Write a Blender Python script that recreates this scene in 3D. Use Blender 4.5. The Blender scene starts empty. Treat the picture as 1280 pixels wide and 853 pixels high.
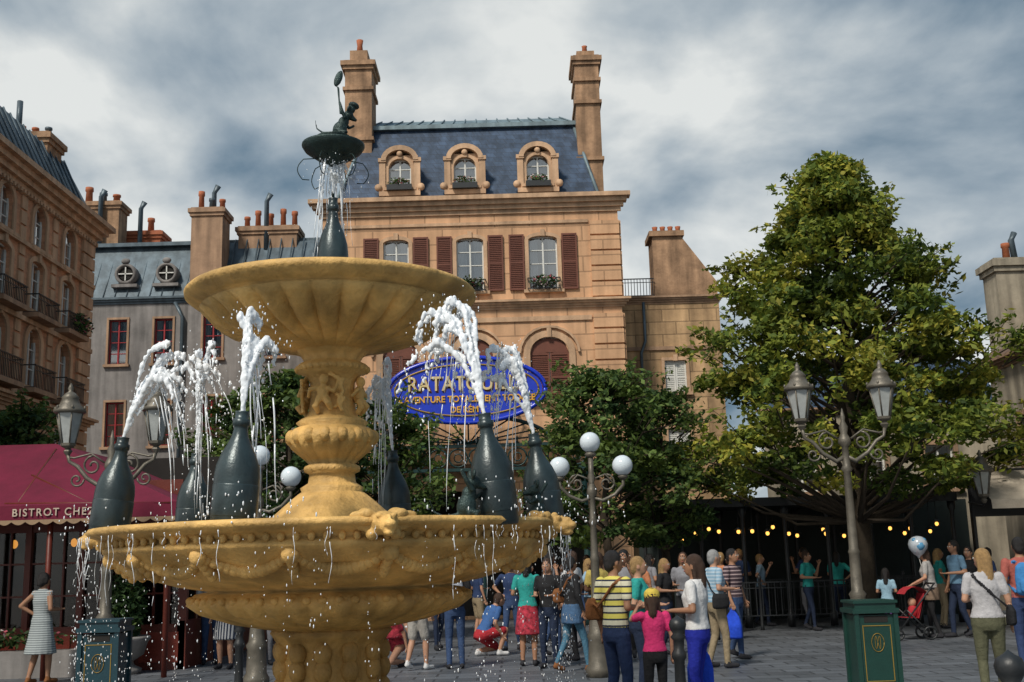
import bpy, math, random
import numpy as np
from mathutils import Vector, Matrix
from mathutils.bvhtree import BVHTree
random.seed(7); np.random.seed(7)
sc=bpy.context.scene
R=random.random
def U(a,b): return a+(b-a)*R()
# ------------------------------------------------------------ materials
MATS={}
def nodes(name):
    m=bpy.data.materials.new(name); m.use_nodes=True
    nt=m.node_tree; return m,nt,nt.nodes['Principled BSDF']
def M(name,col,rough=.75,var=.18,scale=2.5,bump=.15,metal=0.,brick=None,streak=0.,bscale=None,spec=.4,mortar=.55,bvar=.12):
    if name in MATS: return MATS[name]
    m,nt,b=nodes(name); N=nt.nodes; L=nt.links
    tc=N.new('ShaderNodeTexCoord')
    nz=N.new('ShaderNodeTexNoise'); nz.inputs['Scale'].default_value=scale; nz.inputs['Detail'].default_value=8; nz.inputs['Roughness'].default_value=.65
    L.new(tc.outputs['Object'],nz.inputs['Vector'])
    mr=N.new('ShaderNodeMapRange'); mr.inputs[1].default_value=.3; mr.inputs[2].default_value=.7; mr.inputs[3].default_value=1-var; mr.inputs[4].default_value=1+var
    L.new(nz.outputs['Fac'],mr.inputs[0])
    fac=mr.outputs[0]
    if streak>0:
        mp=N.new('ShaderNodeMapping'); mp.inputs['Scale'].default_value=(3.5,3.5,.35)
        n2=N.new('ShaderNodeTexNoise'); n2.inputs['Scale'].default_value=1.; n2.inputs['Detail'].default_value=6
        L.new(tc.outputs['Object'],mp.inputs[0]); L.new(mp.outputs[0],n2.inputs['Vector'])
        r2=N.new('ShaderNodeMapRange'); r2.inputs[1].default_value=.35; r2.inputs[2].default_value=.65; r2.inputs[3].default_value=1-streak; r2.inputs[4].default_value=1.08
        L.new(n2.outputs['Fac'],r2.inputs[0])
        mm=N.new('ShaderNodeMath'); mm.operation='MULTIPLY'; L.new(fac,mm.inputs[0]); L.new(r2.outputs[0],mm.inputs[1]); fac=mm.outputs[0]
    vm=N.new('ShaderNodeVectorMath'); vm.operation='SCALE'; L.new(fac,vm.inputs['Scale'])
    bh=None
    if brick:
        sp=N.new('ShaderNodeSeparateXYZ'); L.new(tc.outputs['Object'],sp.inputs[0])
        cb=N.new('ShaderNodeCombineXYZ')
        if len(brick)>2:
            L.new(sp.outputs[0],cb.inputs[0]); L.new(sp.outputs[1],cb.inputs[1])
        else:
            ad=N.new('ShaderNodeMath'); L.new(sp.outputs[0],ad.inputs[0]); L.new(sp.outputs[1],ad.inputs[1])
            L.new(ad.outputs[0],cb.inputs[0]); L.new(sp.outputs[2],cb.inputs[1])
        bt=N.new('ShaderNodeTexBrick'); L.new(cb.outputs[0],bt.inputs['Vector'])
        bt.inputs['Scale'].default_value=1; bt.inputs['Brick Width'].default_value=brick[0]; bt.inputs['Row Height'].default_value=brick[1]
        bt.inputs['Mortar Size'].default_value=min(brick[0],brick[1])*.05; bt.inputs['Mortar Smooth'].default_value=.3
        bt.inputs['Color1'].default_value=(*[c*(1+bvar) for c in col],1); bt.inputs['Color2'].default_value=(*[c*(1-bvar) for c in col],1)
        bt.inputs['Mortar'].default_value=(*[c*mortar for c in col],1)
        L.new(bt.outputs['Color'],vm.inputs[0]); bh=bt.outputs['Fac']
    else: vm.inputs[0].default_value=col
    L.new(vm.outputs[0],b.inputs['Base Color'])
    b.inputs['Roughness'].default_value=rough; b.inputs['Metallic'].default_value=metal
    b.inputs['Specular IOR Level'].default_value=spec
    if bump>0:
        n3=N.new('ShaderNodeTexNoise'); n3.inputs['Scale'].default_value=bscale or scale*8; n3.inputs['Detail'].default_value=6
        L.new(tc.outputs['Object'],n3.inputs['Vector'])
        bp=N.new('ShaderNodeBump'); bp.inputs['Strength'].default_value=bump*2; bp.inputs['Distance'].default_value=.02
        src=n3.outputs['Fac']
        if bh:
            s=N.new('ShaderNodeMath'); s.operation='SUBTRACT'; L.new(n3.outputs['Fac'],s.inputs[0]); L.new(bh,s.inputs[1]); src=s.outputs[0]
        L.new(src,bp.inputs['Height']); L.new(bp.outputs[0],b.inputs['Normal'])
    MATS[name]=m; return m
def stripes(name,cols,period,axis=2,rough=.85):
    if name in MATS: return MATS[name]
    m,nt,b=nodes(name); N=nt.nodes; L=nt.links
    tc=N.new('ShaderNodeTexCoord'); sp=N.new('ShaderNodeSeparateXYZ'); L.new(tc.outputs['Object'],sp.inputs[0])
    d=N.new('ShaderNodeMath'); d.operation='DIVIDE'; d.inputs[1].default_value=period; L.new(sp.outputs[axis],d.inputs[0])
    f=N.new('ShaderNodeMath'); f.operation='FRACT'; L.new(d.outputs[0],f.inputs[0])
    cr=N.new('ShaderNodeValToRGB'); cr.color_ramp.interpolation='CONSTANT'
    e=cr.color_ramp.elements
    e[0].position=0; e[0].color=(*cols[0][1],1); e[1].position=cols[1][0]; e[1].color=(*cols[1][1],1)
    for p,c in cols[2:]:
        k=e.new(p); k.color=(*c,1)
    L.new(f.outputs[0],cr.inputs[0]); L.new(cr.outputs[0],b.inputs['Base Color']); b.inputs['Roughness'].default_value=rough
    MATS[name]=m; return m
def cloth(rgb,rough=.85):
    k='cloth_%02d_%02d_%02d'%tuple(int(c*99) for c in rgb)
    return M(k,rgb,rough,.18,14,.25,bscale=30,spec=.2)
def glassmat(name='window_glass',lo=.28,hi=1.,tint=(.7,.75,.78,1)):
    m,nt,b=nodes(name); N=nt.nodes; L=nt.links
    N.remove(b); o=N['Material Output']
    t=N.new('ShaderNodeBsdfTransparent'); t.inputs[0].default_value=tint
    g=N.new('ShaderNodeBsdfGlossy'); g.inputs['Roughness'].default_value=.05
    mx=N.new('ShaderNodeMixShader'); lw=N.new('ShaderNodeLayerWeight'); lw.inputs[0].default_value=.45
    r=N.new('ShaderNodeMapRange'); r.inputs[3].default_value=lo; r.inputs[4].default_value=hi; L.new(lw.outputs['Fresnel'],r.inputs[0])
    L.new(r.outputs[0],mx.inputs[0]); L.new(t.outputs[0],mx.inputs[1]); L.new(g.outputs[0],mx.inputs[2]); L.new(mx.outputs[0],o.inputs[0])
    return m
GLASS=glassmat(); GLASSD=glassmat('dim_shop_glass',.02,.35,(.6,.55,.5,1))
def leafmat(name,col,tr=.35):
    m,nt,b=nodes(name); N=nt.nodes; L=nt.links; o=N['Material Output']
    tc=N.new('ShaderNodeTexCoord'); nz=N.new('ShaderNodeTexNoise'); nz.inputs['Scale'].default_value=1.3; nz.inputs['Detail'].default_value=5
    L.new(tc.outputs['Object'],nz.inputs['Vector'])
    mr=N.new('ShaderNodeMapRange'); mr.inputs[1].default_value=.3; mr.inputs[2].default_value=.7; mr.inputs[3].default_value=.55; mr.inputs[4].default_value=1.4
    L.new(nz.outputs['Fac'],mr.inputs[0]); vm=N.new('ShaderNodeVectorMath'); vm.operation='SCALE'; vm.inputs[0].default_value=col; L.new(mr.outputs[0],vm.inputs['Scale'])
    L.new(vm.outputs[0],b.inputs['Base Color']); b.inputs['Roughness'].default_value=.6; b.inputs['Specular IOR Level'].default_value=.25
    t=N.new('ShaderNodeBsdfTranslucent'); L.new(vm.outputs[0],t.inputs[0]); mx=N.new('ShaderNodeMixShader'); mx.inputs[0].default_value=tr
    L.new(b.outputs[0],mx.inputs[1]); L.new(t.outputs[0],mx.inputs[2]); L.new(mx.outputs[0],o.inputs[0]); return m
def emit(name,col,s):
    m,nt,b=nodes(name); b.inputs['Base Color'].default_value=(*col,1); b.inputs['Emission Color'].default_value=(*col,1); b.inputs['Emission Strength'].default_value=s; return m
LF=[leafmat('leaf_dark',(.04,.07,.018)),leafmat('leaf_mid',(.095,.14,.024)),leafmat('leaf_light',(.20,.235,.035)),leafmat('leaf_yellow',(.36,.335,.05))]  # own yellow-green tips, plus lit and shaded crown tones put into leaf colour
LG=[leafmat('leaf_deep',(.03,.06,.022)),leafmat('leaf_green',(.06,.11,.032)),leafmat('leaf_fresh',(.12,.18,.045))]
FL=[leafmat('petal_pink',(.5,.12,.16)),leafmat('petal_white',(.6,.5,.5))]
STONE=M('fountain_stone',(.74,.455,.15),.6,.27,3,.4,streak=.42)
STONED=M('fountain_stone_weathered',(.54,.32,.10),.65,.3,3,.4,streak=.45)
OCHRE=M('ochre_stone',(.62,.365,.205),.8,.14,1.2,.15,brick=(1.1,.5),streak=.22,mortar=.62,bvar=.06)
TRIM=M('trim_stone',(.58,.375,.23),.75,.16,2,.2,streak=.35)
TRIMD=M('trim_weathered',(.38,.24,.15),.8,.2,2,.2,streak=.35)
WINGM=M('wing_stone',(.48,.31,.165),.85,.27,1.2,.25,brick=(.9,.42),streak=.4,mortar=.6)
SLATE=M('blue_slate',(.05,.08,.135),.5,.22,2,.15,brick=(.28,.2),mortar=.5,bvar=.22,streak=.45)
ZINC=M('zinc_roof',(.10,.135,.16),.45,.2,1.5,.1,metal=.25,streak=.35)
ZINCG=M('zinc_crest',(.20,.27,.30),.5,.2,1.5,.1,metal=.2,streak=.35)
BRICK=M('salmon_brick',(.52,.265,.15),.85,.2,2,.2,brick=(.24,.085),mortar=1.2,bvar=.15,streak=.18)
GREYW=M('grey_render',(.24,.225,.215),.85,.24,1.2,.2,streak=.4)
CREAM=M('cream_render',(.38,.33,.25),.85,.25,1.2,.2,streak=.45)
PLASTER=M('mottled_plaster',(.40,.245,.145),.9,.4,1.6,.3,streak=.45)
POT=M('terracotta',(.38,.12,.055),.8,.2,5,.1)
IRON=M('black_iron',(.018,.02,.022),.45,.2,5,.05,spec=.5)
LAMPM=M('lamp_bronze',(.14,.125,.10),.45,.3,6,.1,metal=.3)
GREENI=M('green_iron',(.015,.045,.045),.4,.2,5,.05)
SHUT=M('brown_shutter',(.15,.05,.03),.6,.15,5,.1)
WHITE=M('white_paint',(.66,.66,.62),.5,.08,4,.05)
CURT=M('curtain',(.60,.63,.63),.9,.1,6,.1)
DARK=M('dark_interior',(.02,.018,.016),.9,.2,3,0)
REDW=M('red_window_frame',(.30,.02,.025),.5,.1,4,.05)
MARW=M('bistro_wood',(.13,.025,.015),.45,.2,5,.1)
MAROON=M('maroon_canvas',(.14,.008,.03),.85,.25,1.5,.15)
PAVE=M('plaza_paving',(.115,.125,.14),.5,.3,.6,.35,brick=(.62,.38,1),mortar=.42,bvar=.24,bscale=14,spec=.5)
BOT=M('bottle_patina',(.035,.055,.06),.34,.35,7,.06,metal=.25,streak=.35,spec=.6)
BRONZE=M('dark_bronze',(.028,.05,.048),.42,.4,12,.2,metal=.4)
BARK=M('bark',(.06,.045,.03),.9,.3,8,.6)
BING=M('bin_green',(.010,.045,.035),.4,.15,5,.05)
BINB=M('bin_blue',(.012,.045,.06),.4,.15,5,.05)
GOLD=M('gold_paint',(.35,.22,.04),.45,.1,5,.05,metal=.3)
BLUES=M('blue_enamel',(.005,.035,.52),.25,.15,4,.02,spec=.6)
GLOBE=M('opal_globe',(.66,.73,.78),.15,.05,4,0,spec=.7)
LGLASS=M('lantern_glass',(.36,.38,.37),.12,.2,6,0,spec=.8)
BULB=emit('warm_bulb',(1,.50,.10),2.0)
WATER=M('water_foam',(.86,.90,.94),.15,.06,20,.0,spec=.8)
# ------------------------------------------------------------ mesh builder
class MB:
    def __init__(s): s.v=[];s.f=[];s.m=[];s.sm=[];s.mats=[]
    def mi(s,mat):
        if mat not in s.mats: s.mats.append(mat)
        return s.mats.index(mat)
    def add(s,v,f,mat,smooth=False):
        o=len(s.v); s.v.extend([tuple(p) for p in v]); i=s.mi(mat)
        for q in f: s.f.append(tuple(a+o for a in q)); s.m.append(i); s.sm.append(smooth)
    def box(s,x0,x1,y0,y1,z0,z1,mat):
        v=[(x,y,z) for x in(x0,x1) for y in(y0,y1) for z in(z0,z1)]
        s.add(v,[(0,1,3,2),(4,6,7,5),(0,4,5,1),(2,3,7,6),(0,2,6,4),(1,5,7,3)],mat)
    def fbox(s,F,u0,u1,n0,n1,z0,z1,mat):
        v=[FP(F,u,n,z) for u in(u0,u1) for n in(n0,n1) for z in(z0,z1)]
        s.add(v,[(0,1,3,2),(4,6,7,5),(0,4,5,1),(2,3,7,6),(0,2,6,4),(1,5,7,3)],mat)
    def quad(s,a,b,c,d,mat): s.add([a,b,c,d],[(0,1,2,3)],mat)
    def lathe(s,prof,c,mat,seg=24,mod=None,smooth=True,mtx=None):
        v=[];n=len(prof)
        for i,(r,z) in enumerate(prof):
            for k in range(seg):
                a=2*math.pi*k/seg; rr=r*(mod(i,a) if mod else 1)
                p=Vector((rr*math.cos(a),rr*math.sin(a),z))
                if mtx: p=mtx@p
                v.append((p[0]+c[0],p[1]+c[1],p[2]+c[2]))
        f=[(i*seg+k,i*seg+(k+1)%seg,(i+1)*seg+(k+1)%seg,(i+1)*seg+k) for i in range(n-1) for k in range(seg)]
        f.append(tuple(range(seg))[::-1]); f.append(tuple(range((n-1)*seg,n*seg)))
        s.add(v,f,mat,smooth)
    def tube(s,pts,rad,mat,n=8):
        pts=[Vector(p) for p in pts]; v=[]
        if not hasattr(rad,'__len__'): rad=[rad]*len(pts)
        up=Vector((.123,.31,.94))
        for i,p in enumerate(pts):
            d=(pts[min(i+1,len(pts)-1)]-pts[max(i-1,0)]).normalized()
            a=d.cross(up)
            if a.length<.05: a=d.cross(Vector((1,0,0)))
            a.normalize(); b=d.cross(a)
            for k in range(n):
                t=2*math.pi*k/n; v.append(p+(a*math.cos(t)+b*math.sin(t))*rad[i])
        f=[(i*n+k,i*n+(k+1)%n,(i+1)*n+(k+1)%n,(i+1)*n+k) for i in range(len(pts)-1) for k in range(n)]
        f.append(tuple(range(n))[::-1]); f.append(tuple(range((len(pts)-1)*n,len(pts)*n)))
        s.add(v,f,mat,True)
    def ell(s,c,r,mat,seg=10,rings=6,rot=None):
        v=[];f=[]
        for i in range(rings+1):
            ph=math.pi*i/rings
            for k in range(seg):
                a=2*math.pi*k/seg
                p=Vector((r[0]*math.sin(ph)*math.cos(a),r[1]*math.sin(ph)*math.sin(a),r[2]*math.cos(ph)))
                if rot: p=rot@p
                v.append(p+Vector(c))
        f=[(i*seg+k,(i+1)*seg+k,(i+1)*seg+(k+1)%seg,i*seg+(k+1)%seg) for i in range(rings) for k in range(seg)]
        s.add(v,f,mat,True)
    def obj(s,name,parent=None):
        me=bpy.data.meshes.new(name); me.from_pydata([tuple(p) for p in s.v],[],s.f)
        for m in s.mats: me.materials.append(m)
        me.polygons.foreach_set('material_index',s.m); me.polygons.foreach_set('use_smooth',s.sm); me.update()
        o=bpy.data.objects.new(name,me); sc.collection.objects.link(o)
        if parent: o.parent=parent
        return o
def FP(F,u,n,z): O,Uv,Nv=F; return (O[0]+Uv[0]*u+Nv[0]*n,O[1]+Uv[1]*u+Nv[1]*n,z)
def empty(name,loc=(0,0,0)):
    e=bpy.data.objects.new(name,None); sc.collection.objects.link(e); e.location=loc; return e
class Bld(dict):
    def __init__(s,name): s.e=empty(name)
    def __missing__(s,k): s[k]=MB(); return s[k]
    def done(s):
        for k,m in s.items(): m.obj(k,s.e)
def wall(b,F,u0,u1,z0,z1,ops,mat,dep=.2,n=0):
    mb=b['walls']
    us=sorted({u0,u1}|{o[0] for o in ops}|{o[1] for o in ops}); zs=sorted({z0,z1}|{o[2] for o in ops}|{o[3] for o in ops})
    for a,c in zip(us,us[1:]):
        for d,e in zip(zs,zs[1:]):
            uc,zc=(a+c)/2,(d+e)/2
            if any(o[0]<uc<o[1] and o[2]<zc<o[3] for o in ops): continue
            mb.quad(FP(F,a,n,d),FP(F,c,n,d),FP(F,c,n,e),FP(F,a,n,e),mat)
    for o in ops:
        a,c,d,e=o[:4]; r=o[4] if len(o)>4 else 0
        mb.quad(FP(F,a,n,d),FP(F,a,n-dep,d),FP(F,a,n-dep,e),FP(F,a,n,e),mat)
        mb.quad(FP(F,c,n,d),FP(F,c,n-dep,d),FP(F,c,n-dep,e),FP(F,c,n,e),mat)
        mb.quad(FP(F,a,n,d),FP(F,c,n,d),FP(F,c,n-dep,d),FP(F,a,n-dep,d),mat)
        K=10; pr=None
        for k in range(K+1):
            uu=a+(c-a)*k/K; t=(2*k/K-1); zz=e-r+r*math.sqrt(max(0,1-t*t)) if r else e
            if pr:
                if r: mb.quad(FP(F,pr[0],n,pr[1]),FP(F,uu,n,zz),FP(F,uu,n,e),FP(F,pr[0],n,e),mat)
                mb.quad(FP(F,pr[0],n,pr[1]),FP(F,uu,n,zz),FP(F,uu,n-dep,zz),FP(F,pr[0],n-dep,pr[1]),mat)
            pr=(uu,zz)
def archtrim(b,F,a,c,e,r,w,n0,n1,mat,part='trim'):
    K=12;mb=b[part]; P=[]
    uc=(a+c)/2; hw=(c-a)/2
    for k in range(K+1):
        t=math.pi*(1-k/K)
        P.append(((uc+hw*math.cos(t),e-r+r*math.sin(t)),(uc+(hw+w)*math.cos(t),e-r+(r+w)*math.sin(t))))
    for p,q in zip(P,P[1:]):
        v=[FP(F,x[0],n,x[1]) for n in(n0,n1) for x in(p[0],q[0],q[1],p[1])]
        mb.add(v,[(4,5,6,7),(0,1,5,4),(3,2,6,7),(0,4,7,3),(1,2,6,5)],mat)
def window(b,F,a,c,d,e,r=0,trim=TRIM,frame=WHITE,tw=.12,curt=True,cols=2,rows=3,sill=True,n=0,key=True):
    fr=b['window_frames']; n0=n-.15
    b['glass'].quad(FP(F,a,n0,d),FP(F,c,n0,d),FP(F,c,n0,e),FP(F,a,n0,e),GLASS)
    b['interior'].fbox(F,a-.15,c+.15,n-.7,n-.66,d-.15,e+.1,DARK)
    for q in (a,c-.045): fr.fbox(F,q,q+.045,n0+.005,n0+.05,d,e,frame)
    fr.fbox(F,a+.045,c-.045,n0+.006,n0+.049,d,d+.05,frame); fr.fbox(F,a+.045,c-.045,n0+.006,n0+.049,e-.05,e,frame)
    for k in range(1,cols):
        u=a+(c-a)*k/cols; fr.fbox(F,u-.025,u+.025,n0+.004,n0+.052,d+.05,e-.05,frame)
    for k in range(1,rows):
        z=d+(e-d)*k/rows; fr.fbox(F,a+.045,c-.045,n0+.003,n0+.035,z-.014,z+.014,frame)
    if curt:
        w=(c-a)
        K=8; cw=U(.3,.46)
        for s in (0,1):
            pv=None
            for k in range(K+1):
                u=(a+w*cw*k/K) if s==0 else (c-w*cw*k/K); nn=n-.26+.02*math.sin(k*2.4)
                if pv: b['curtains'].quad(FP(F,pv[0],pv[1],d),FP(F,u,nn,d),FP(F,u,nn,e),FP(F,pv[0],pv[1],e),CURT)
                pv=(u,nn)
    if trim:
        t=b['trim']; t.fbox(F,a-tw,a,n-.01,n+.05,d,e-r,trim); t.fbox(F,c,c+tw,n-.01,n+.05,d,e-r,trim)
        if r: archtrim(b,F,a,c,e,r,tw,n-.01,n+.05,trim)
        else: t.fbox(F,a-tw,c+tw,n-.01,n+.055,e,e+tw,trim)
        if sill: t.fbox(F,a-tw-.06,c+tw+.06,n-.01,n+.13,d-.1,d,trim)
        if key: t.fbox(F,(a+c)/2-.07,(a+c)/2+.07,n-.005,n+.1,e-.02,e+tw+.08,trim)
def cornice(mb,F,u0,u1,z0,z1,out,mat,n=0,steps=4,dent=False):
    for k in range(steps):
        a=z0+(z1-z0)*k/steps; c=z0+(z1-z0)*(k+1)/steps; o=out*((k+1)/steps)**1.3
        mb.fbox(F,u0-o*.9,u1+o*.9,n-.02,n+o,a,c,mat)
    if dent:
        u=u0
        while u<u1:
            mb.fbox(F,u,u+.09,n,n+out*.3,z0-.1,z0-.001,mat); u+=.2
def shutter(b,F,a,c,d,e,n=.03,mat=SHUT):
    m=b['shutters']; m.fbox(F,a,c,n,n+.02,d,e,mat)
    for q in(a,c-.05): m.fbox(F,q,q+.05,n+.02,n+.05,d,e,mat)
    for q in(d,(d+e)/2-.04,e-.06): m.fbox(F,a+.05,c-.05,n+.02,n+.048,q,q+.06,mat)
    z=d+.1
    while z<e-.1: m.fbox(F,a+.05,c-.05,n+.02,n+.04,z,z+.025,mat); z+=.06
def railing(mb,F,u0,u1,n,z0,z1,mat=IRON,step=.09,t=.012,returns=0):
    mb.fbox(F,u0,u1,n-.02,n+.02,z1-.03,z1,mat); mb.fbox(F,u0,u1,n-.015,n+.015,z0,z0+.025,mat); mb.fbox(F,u0,u1,n-.012,n+.012,z1-.15,z1-.13,mat)
    u=u0
    while u<=u1: mb.fbox(F,u-t/2,u+t/2,n-t/2,n+t/2,z0+.025,z1-.03,mat); u+=step
    if returns:
        for u in(u0,u1): mb.fbox(F,u-.015,u+.015,n-returns,n-.02,z1-.03,z1,mat); mb.fbox(F,u-.015,u+.015,n-returns,n-.02,z0,z0+.025,mat)
def leaves(mb,c,r,n,size,mats,wts=None,shell=.5):
    for i in range(n):
        d=Vector((random.gauss(0,1),random.gauss(0,1),random.gauss(0,1))).normalized()
        q=shell+(1-shell)*R() if R()<.7 else R()
        p=Vector((c[0]+d[0]*r[0]*q,c[1]+d[1]*r[1]*q,c[2]+d[2]*r[2]*q))
        a=Vector((random.gauss(0,1),random.gauss(0,1),random.gauss(0,.6))).normalized(); nrm=(d*.6+Vector((U(-1,1),U(-1,1),U(0,1)))).normalized()
        bb=a.cross(nrm).normalized(); s=size*U(.6,1.3)
        mb.add([p-a*s,p-bb*s*.45,p+a*s,p+bb*s*.45],[(0,1,2,3)],random.choices(mats,wts)[0])
# ------------------------------------------------------------ world / camera / sun
w=bpy.data.worlds.new("World"); sc.world=w; w.use_nodes=True; nt=w.node_tree; N=nt.nodes; L=nt.links
bg=N['Background']; bg.inputs[1].default_value=.1
sky=N.new('ShaderNodeTexSky'); sky.sky_type='NISHITA'; sky.sun_disc=False
SE,SR=47,-150
sky.sun_elevation=math.radians(SE); sky.sun_rotation=math.radians(SR)
tc=N.new('ShaderNodeTexCoord'); sp=N.new('ShaderNodeSeparateXYZ'); L.new(tc.outputs['Generated'],sp.inputs[0])
def mth(op,a,b=None,clamp=False):
    n=N.new('ShaderNodeMath'); n.operation=op; n.use_clamp=clamp
    for i,x in enumerate((a,b)):
        if x is None: continue
        if isinstance(x,(int,float)): n.inputs[i].default_value=x
        else: L.new(x,n.inputs[i])
    return n.outputs[0]
zc=mth('ADD',mth('MAXIMUM',sp.outputs[2],0.),.38)
cb=N.new('ShaderNodeCombineXYZ'); L.new(mth('DIVIDE',sp.outputs[0],zc),cb.inputs[0]); L.new(mth('DIVIDE',sp.outputs[1],zc),cb.inputs[1]); cb.inputs[2].default_value=5.4
nz=N.new('ShaderNodeTexNoise'); nz.inputs['Scale'].default_value=2.7; nz.inputs['Detail'].default_value=8; nz.inputs['Roughness'].default_value=.5; nz.inputs['Distortion'].default_value=.2
L.new(cb.outputs[0],nz.inputs['Vector'])
cr=N.new('ShaderNodeValToRGB'); e=cr.color_ramp.elements
e[0].position=.30; e[0].color=(.065,.12,.18,1); e[1].position=.68; e[1].color=(.80,.82,.80,1)
k=e.new(.39); k.color=(.15,.225,.295,1); k=e.new(.47); k.color=(.29,.36,.42,1); k=e.new(.545); k.color=(.44,.50,.54,1); k=e.new(.61); k.color=(.61,.65,.66,1)
contrast=mth('ADD',mth('MULTIPLY',mth('SUBTRACT',nz.outputs['Fac'],.5),1.25),.525)
shift=mth('ADD',mth('ADD',contrast,mth('MULTIPLY',sp.outputs[0],-.16)),mth('MULTIPLY',mth('SUBTRACT',.36,sp.outputs[2]),.34)); L.new(shift,cr.inputs[0])
el=N.new('ShaderNodeMapRange'); el.inputs[1].default_value=.55; el.inputs[2].default_value=.9; el.inputs[3].default_value=10.; el.inputs[4].default_value=19.; L.new(sp.outputs[2],el.inputs[0])
sv=N.new('ShaderNodeVectorMath'); sv.operation='SCALE'; L.new(cr.outputs[0],sv.inputs[0]); L.new(el.outputs[0],sv.inputs['Scale'])
mx=N.new('ShaderNodeMix'); mx.data_type='RGBA'; mx.inputs[0].default_value=.93
L.new(sky.outputs[0],mx.inputs[6]); L.new(sv.outputs[0],mx.inputs[7]); L.new(mx.outputs[2],bg.inputs[0])
sun=bpy.data.lights.new('sun','SUN'); sun.energy=3.3; sun.angle=math.radians(10); sun.color=(1,.93,.82)
so=bpy.data.objects.new('sun',sun); sc.collection.objects.link(so)
az=math.radians(SR); elv=math.radians(SE)
dv=Vector((math.sin(az)*math.cos(elv),math.cos(az)*math.cos(elv),math.sin(elv)))
so.rotation_euler=dv.to_track_quat('Z','Y').to_euler()
cam=bpy.data.cameras.new('camera'); cam.lens=39.375; cam.sensor_width=36; cam.clip_end=2000; cam.clip_start=.1
co=bpy.data.objects.new('camera',cam); sc.collection.objects.link(co); sc.camera=co
th=math.radians(11.23); fw=Vector((0,math.cos(th),math.sin(th))); up=Vector((0,-math.sin(th),math.cos(th))); X=Vector((1,0,0)); rr=.028
cr_=(X-up*rr).normalized(); cu=(up+X*rr).normalized()
mt=Matrix((cr_,cu,-fw)).transposed().to_4x4(); mt.translation=(0,0,1.6); co.matrix_world=mt
sc.view_settings.view_transform='Standard'; sc.view_settings.look='None'; sc.view_settings.exposure=0
# ------------------------------------------------------------ ground
g=MB(); g.quad((-300,-100,0),(300,-100,0),(300,500,0),(-300,500,0),PAVE); g.obj('ground')
# ------------------------------------------------------------ central building
b=Bld('ochre_mansard_building'); F=((0,34),(1,0),(0,-1))
WU=[(-3.97,-3.17),(-1.67,-.82),(.6,1.5)]
ops=[(a,c,9.95,11.7,.12) for a,c in WU]+[(-4.0,-2.9,6.45,8.45,.5),(-1.7,-.6,6.45,8.45,.5),(.55,1.75,6.45,8.45,.5)]+[(-5.2,-4.3,.1,3.6),(-3.9,-.4,.1,3.8,.6),(.2,2.1,.1,3.6)]
wall(b,F,-5.9,3.45,0,12.5,ops,OCHRE,.25)
b['walls'].quad((3.45,34,0),(3.45,44,0),(3.45,44,13),(3.45,34,13),OCHRE); b['walls'].quad((-5.9,34,0),(-5.9,44,0),(-5.9,44,13),(-5.9,34,13),OCHRE)
for a,c in WU:
    window(b,F,a,c,9.95,11.7,.12,rows=4)
    shutter(b,F,a-.62,a-.14,9.95,11.75); shutter(b,F,c+.14,c+.62,9.95,11.75)
    railing(b['balconies'],F,a-.05,c+.05,.22,9.95,10.3,returns=.2)
    leaves(b['window_flowers'],FP(F,(a+c)/2,.25,10.2),(.5,.2,.2),260,.06,LG+FL,(3,3,2,.8,.8))
for a,c in [(-4.0,-2.9),(-1.7,-.6),(.55,1.75)]:
    window(b,F,a,c,6.45,8.45,.5,curt=False,tw=.2)
    shutter(b,F,a,(a+c)/2-.01,6.45,7.95,n=-.1); shutter(b,F,(a+c)/2+.01,c,6.45,7.95,n=-.1)
    archtrim(b,F,a+.02,a+.03+(c-a)-.05,8.42,.47,-.45,-.12,-.05,SHUT,'shutters')
    archtrim(b,F,a-.28,c+.28,8.73,.78,.07,-.01,.1,TRIM)
for a,c,e_ in [(-5.2,-4.3,3.6),(.2,2.1,3.6),(-3.9,-.4,3.8)]:
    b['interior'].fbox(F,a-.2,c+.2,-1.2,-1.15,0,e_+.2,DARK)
t=b['trim']
cornice(t,F,-5.95,3.5,12.45,13.0,.38,TRIM)
cornice(t,F,-5.95,3.5,9.35,9.62,.25,TRIM)
t.fbox(F,-5.9,2.5,.0,.06,8.95,9.1,TRIM); t.fbox(F,-5.9,2.5,.0,.05,12.1,12.2,TRIM)
cornice(t,F,-5.95,3.5,4.3,4.65,.3,TRIM)
z=4.7
while z<12.0:
    if not(8.9<z<9.6):
        t.fbox(F,2.55,3.47,-.0,.09,z,z+.44,OCHRE); b['side_quoins'].box(3.452,3.53,34.0,34.9,z,z+.44,OCHRE)
    z+=.5
def mansard(b,x0,x1,y0,y1,z0,tx0,tx1,ty0,ty1,z1,mat):
    B=[(x0,y0,z0),(x1,y0,z0),(x1,y1,z0),(x0,y1,z0)]; T=[(tx0,ty0,z1),(tx1,ty0,z1),(tx1,ty1,z1),(tx0,ty1,z1)]
    b['roof'].add(B+T,[(0,1,5,4),(1,2,6,5),(2,3,7,6),(3,0,4,7),(4,5,6,7)],mat)
mansard(b,-5.5,2.9,34.15,43,13.0,-4.72,2.28,36,41,16.2,SLATE)
mansard(b,-4.85,2.42,35.85,41.2,16.2,-4.4,1.95,37.2,40,16.95,ZINCG)
k_=-4.8
while k_<2.4:
    q=(k_+4.85)/7.27; b['roof_seams'].tube([(k_,35.84,16.22),(-4.4+6.35*q,37.19,16.98)],.025,ZINCG,5); k_+=.42
b['roof_seams'].box(-4.95,2.52,35.78,35.98,16.12,16.26,ZINCG)
for x0,y0,x1 in [(-5.5,34.15,-4.72),(2.9,34.15,2.28)]: b['roof_seams'].tube([(x0,y0,13.0),(x1,36,16.2)],.06,ZINCG,6)
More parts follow.
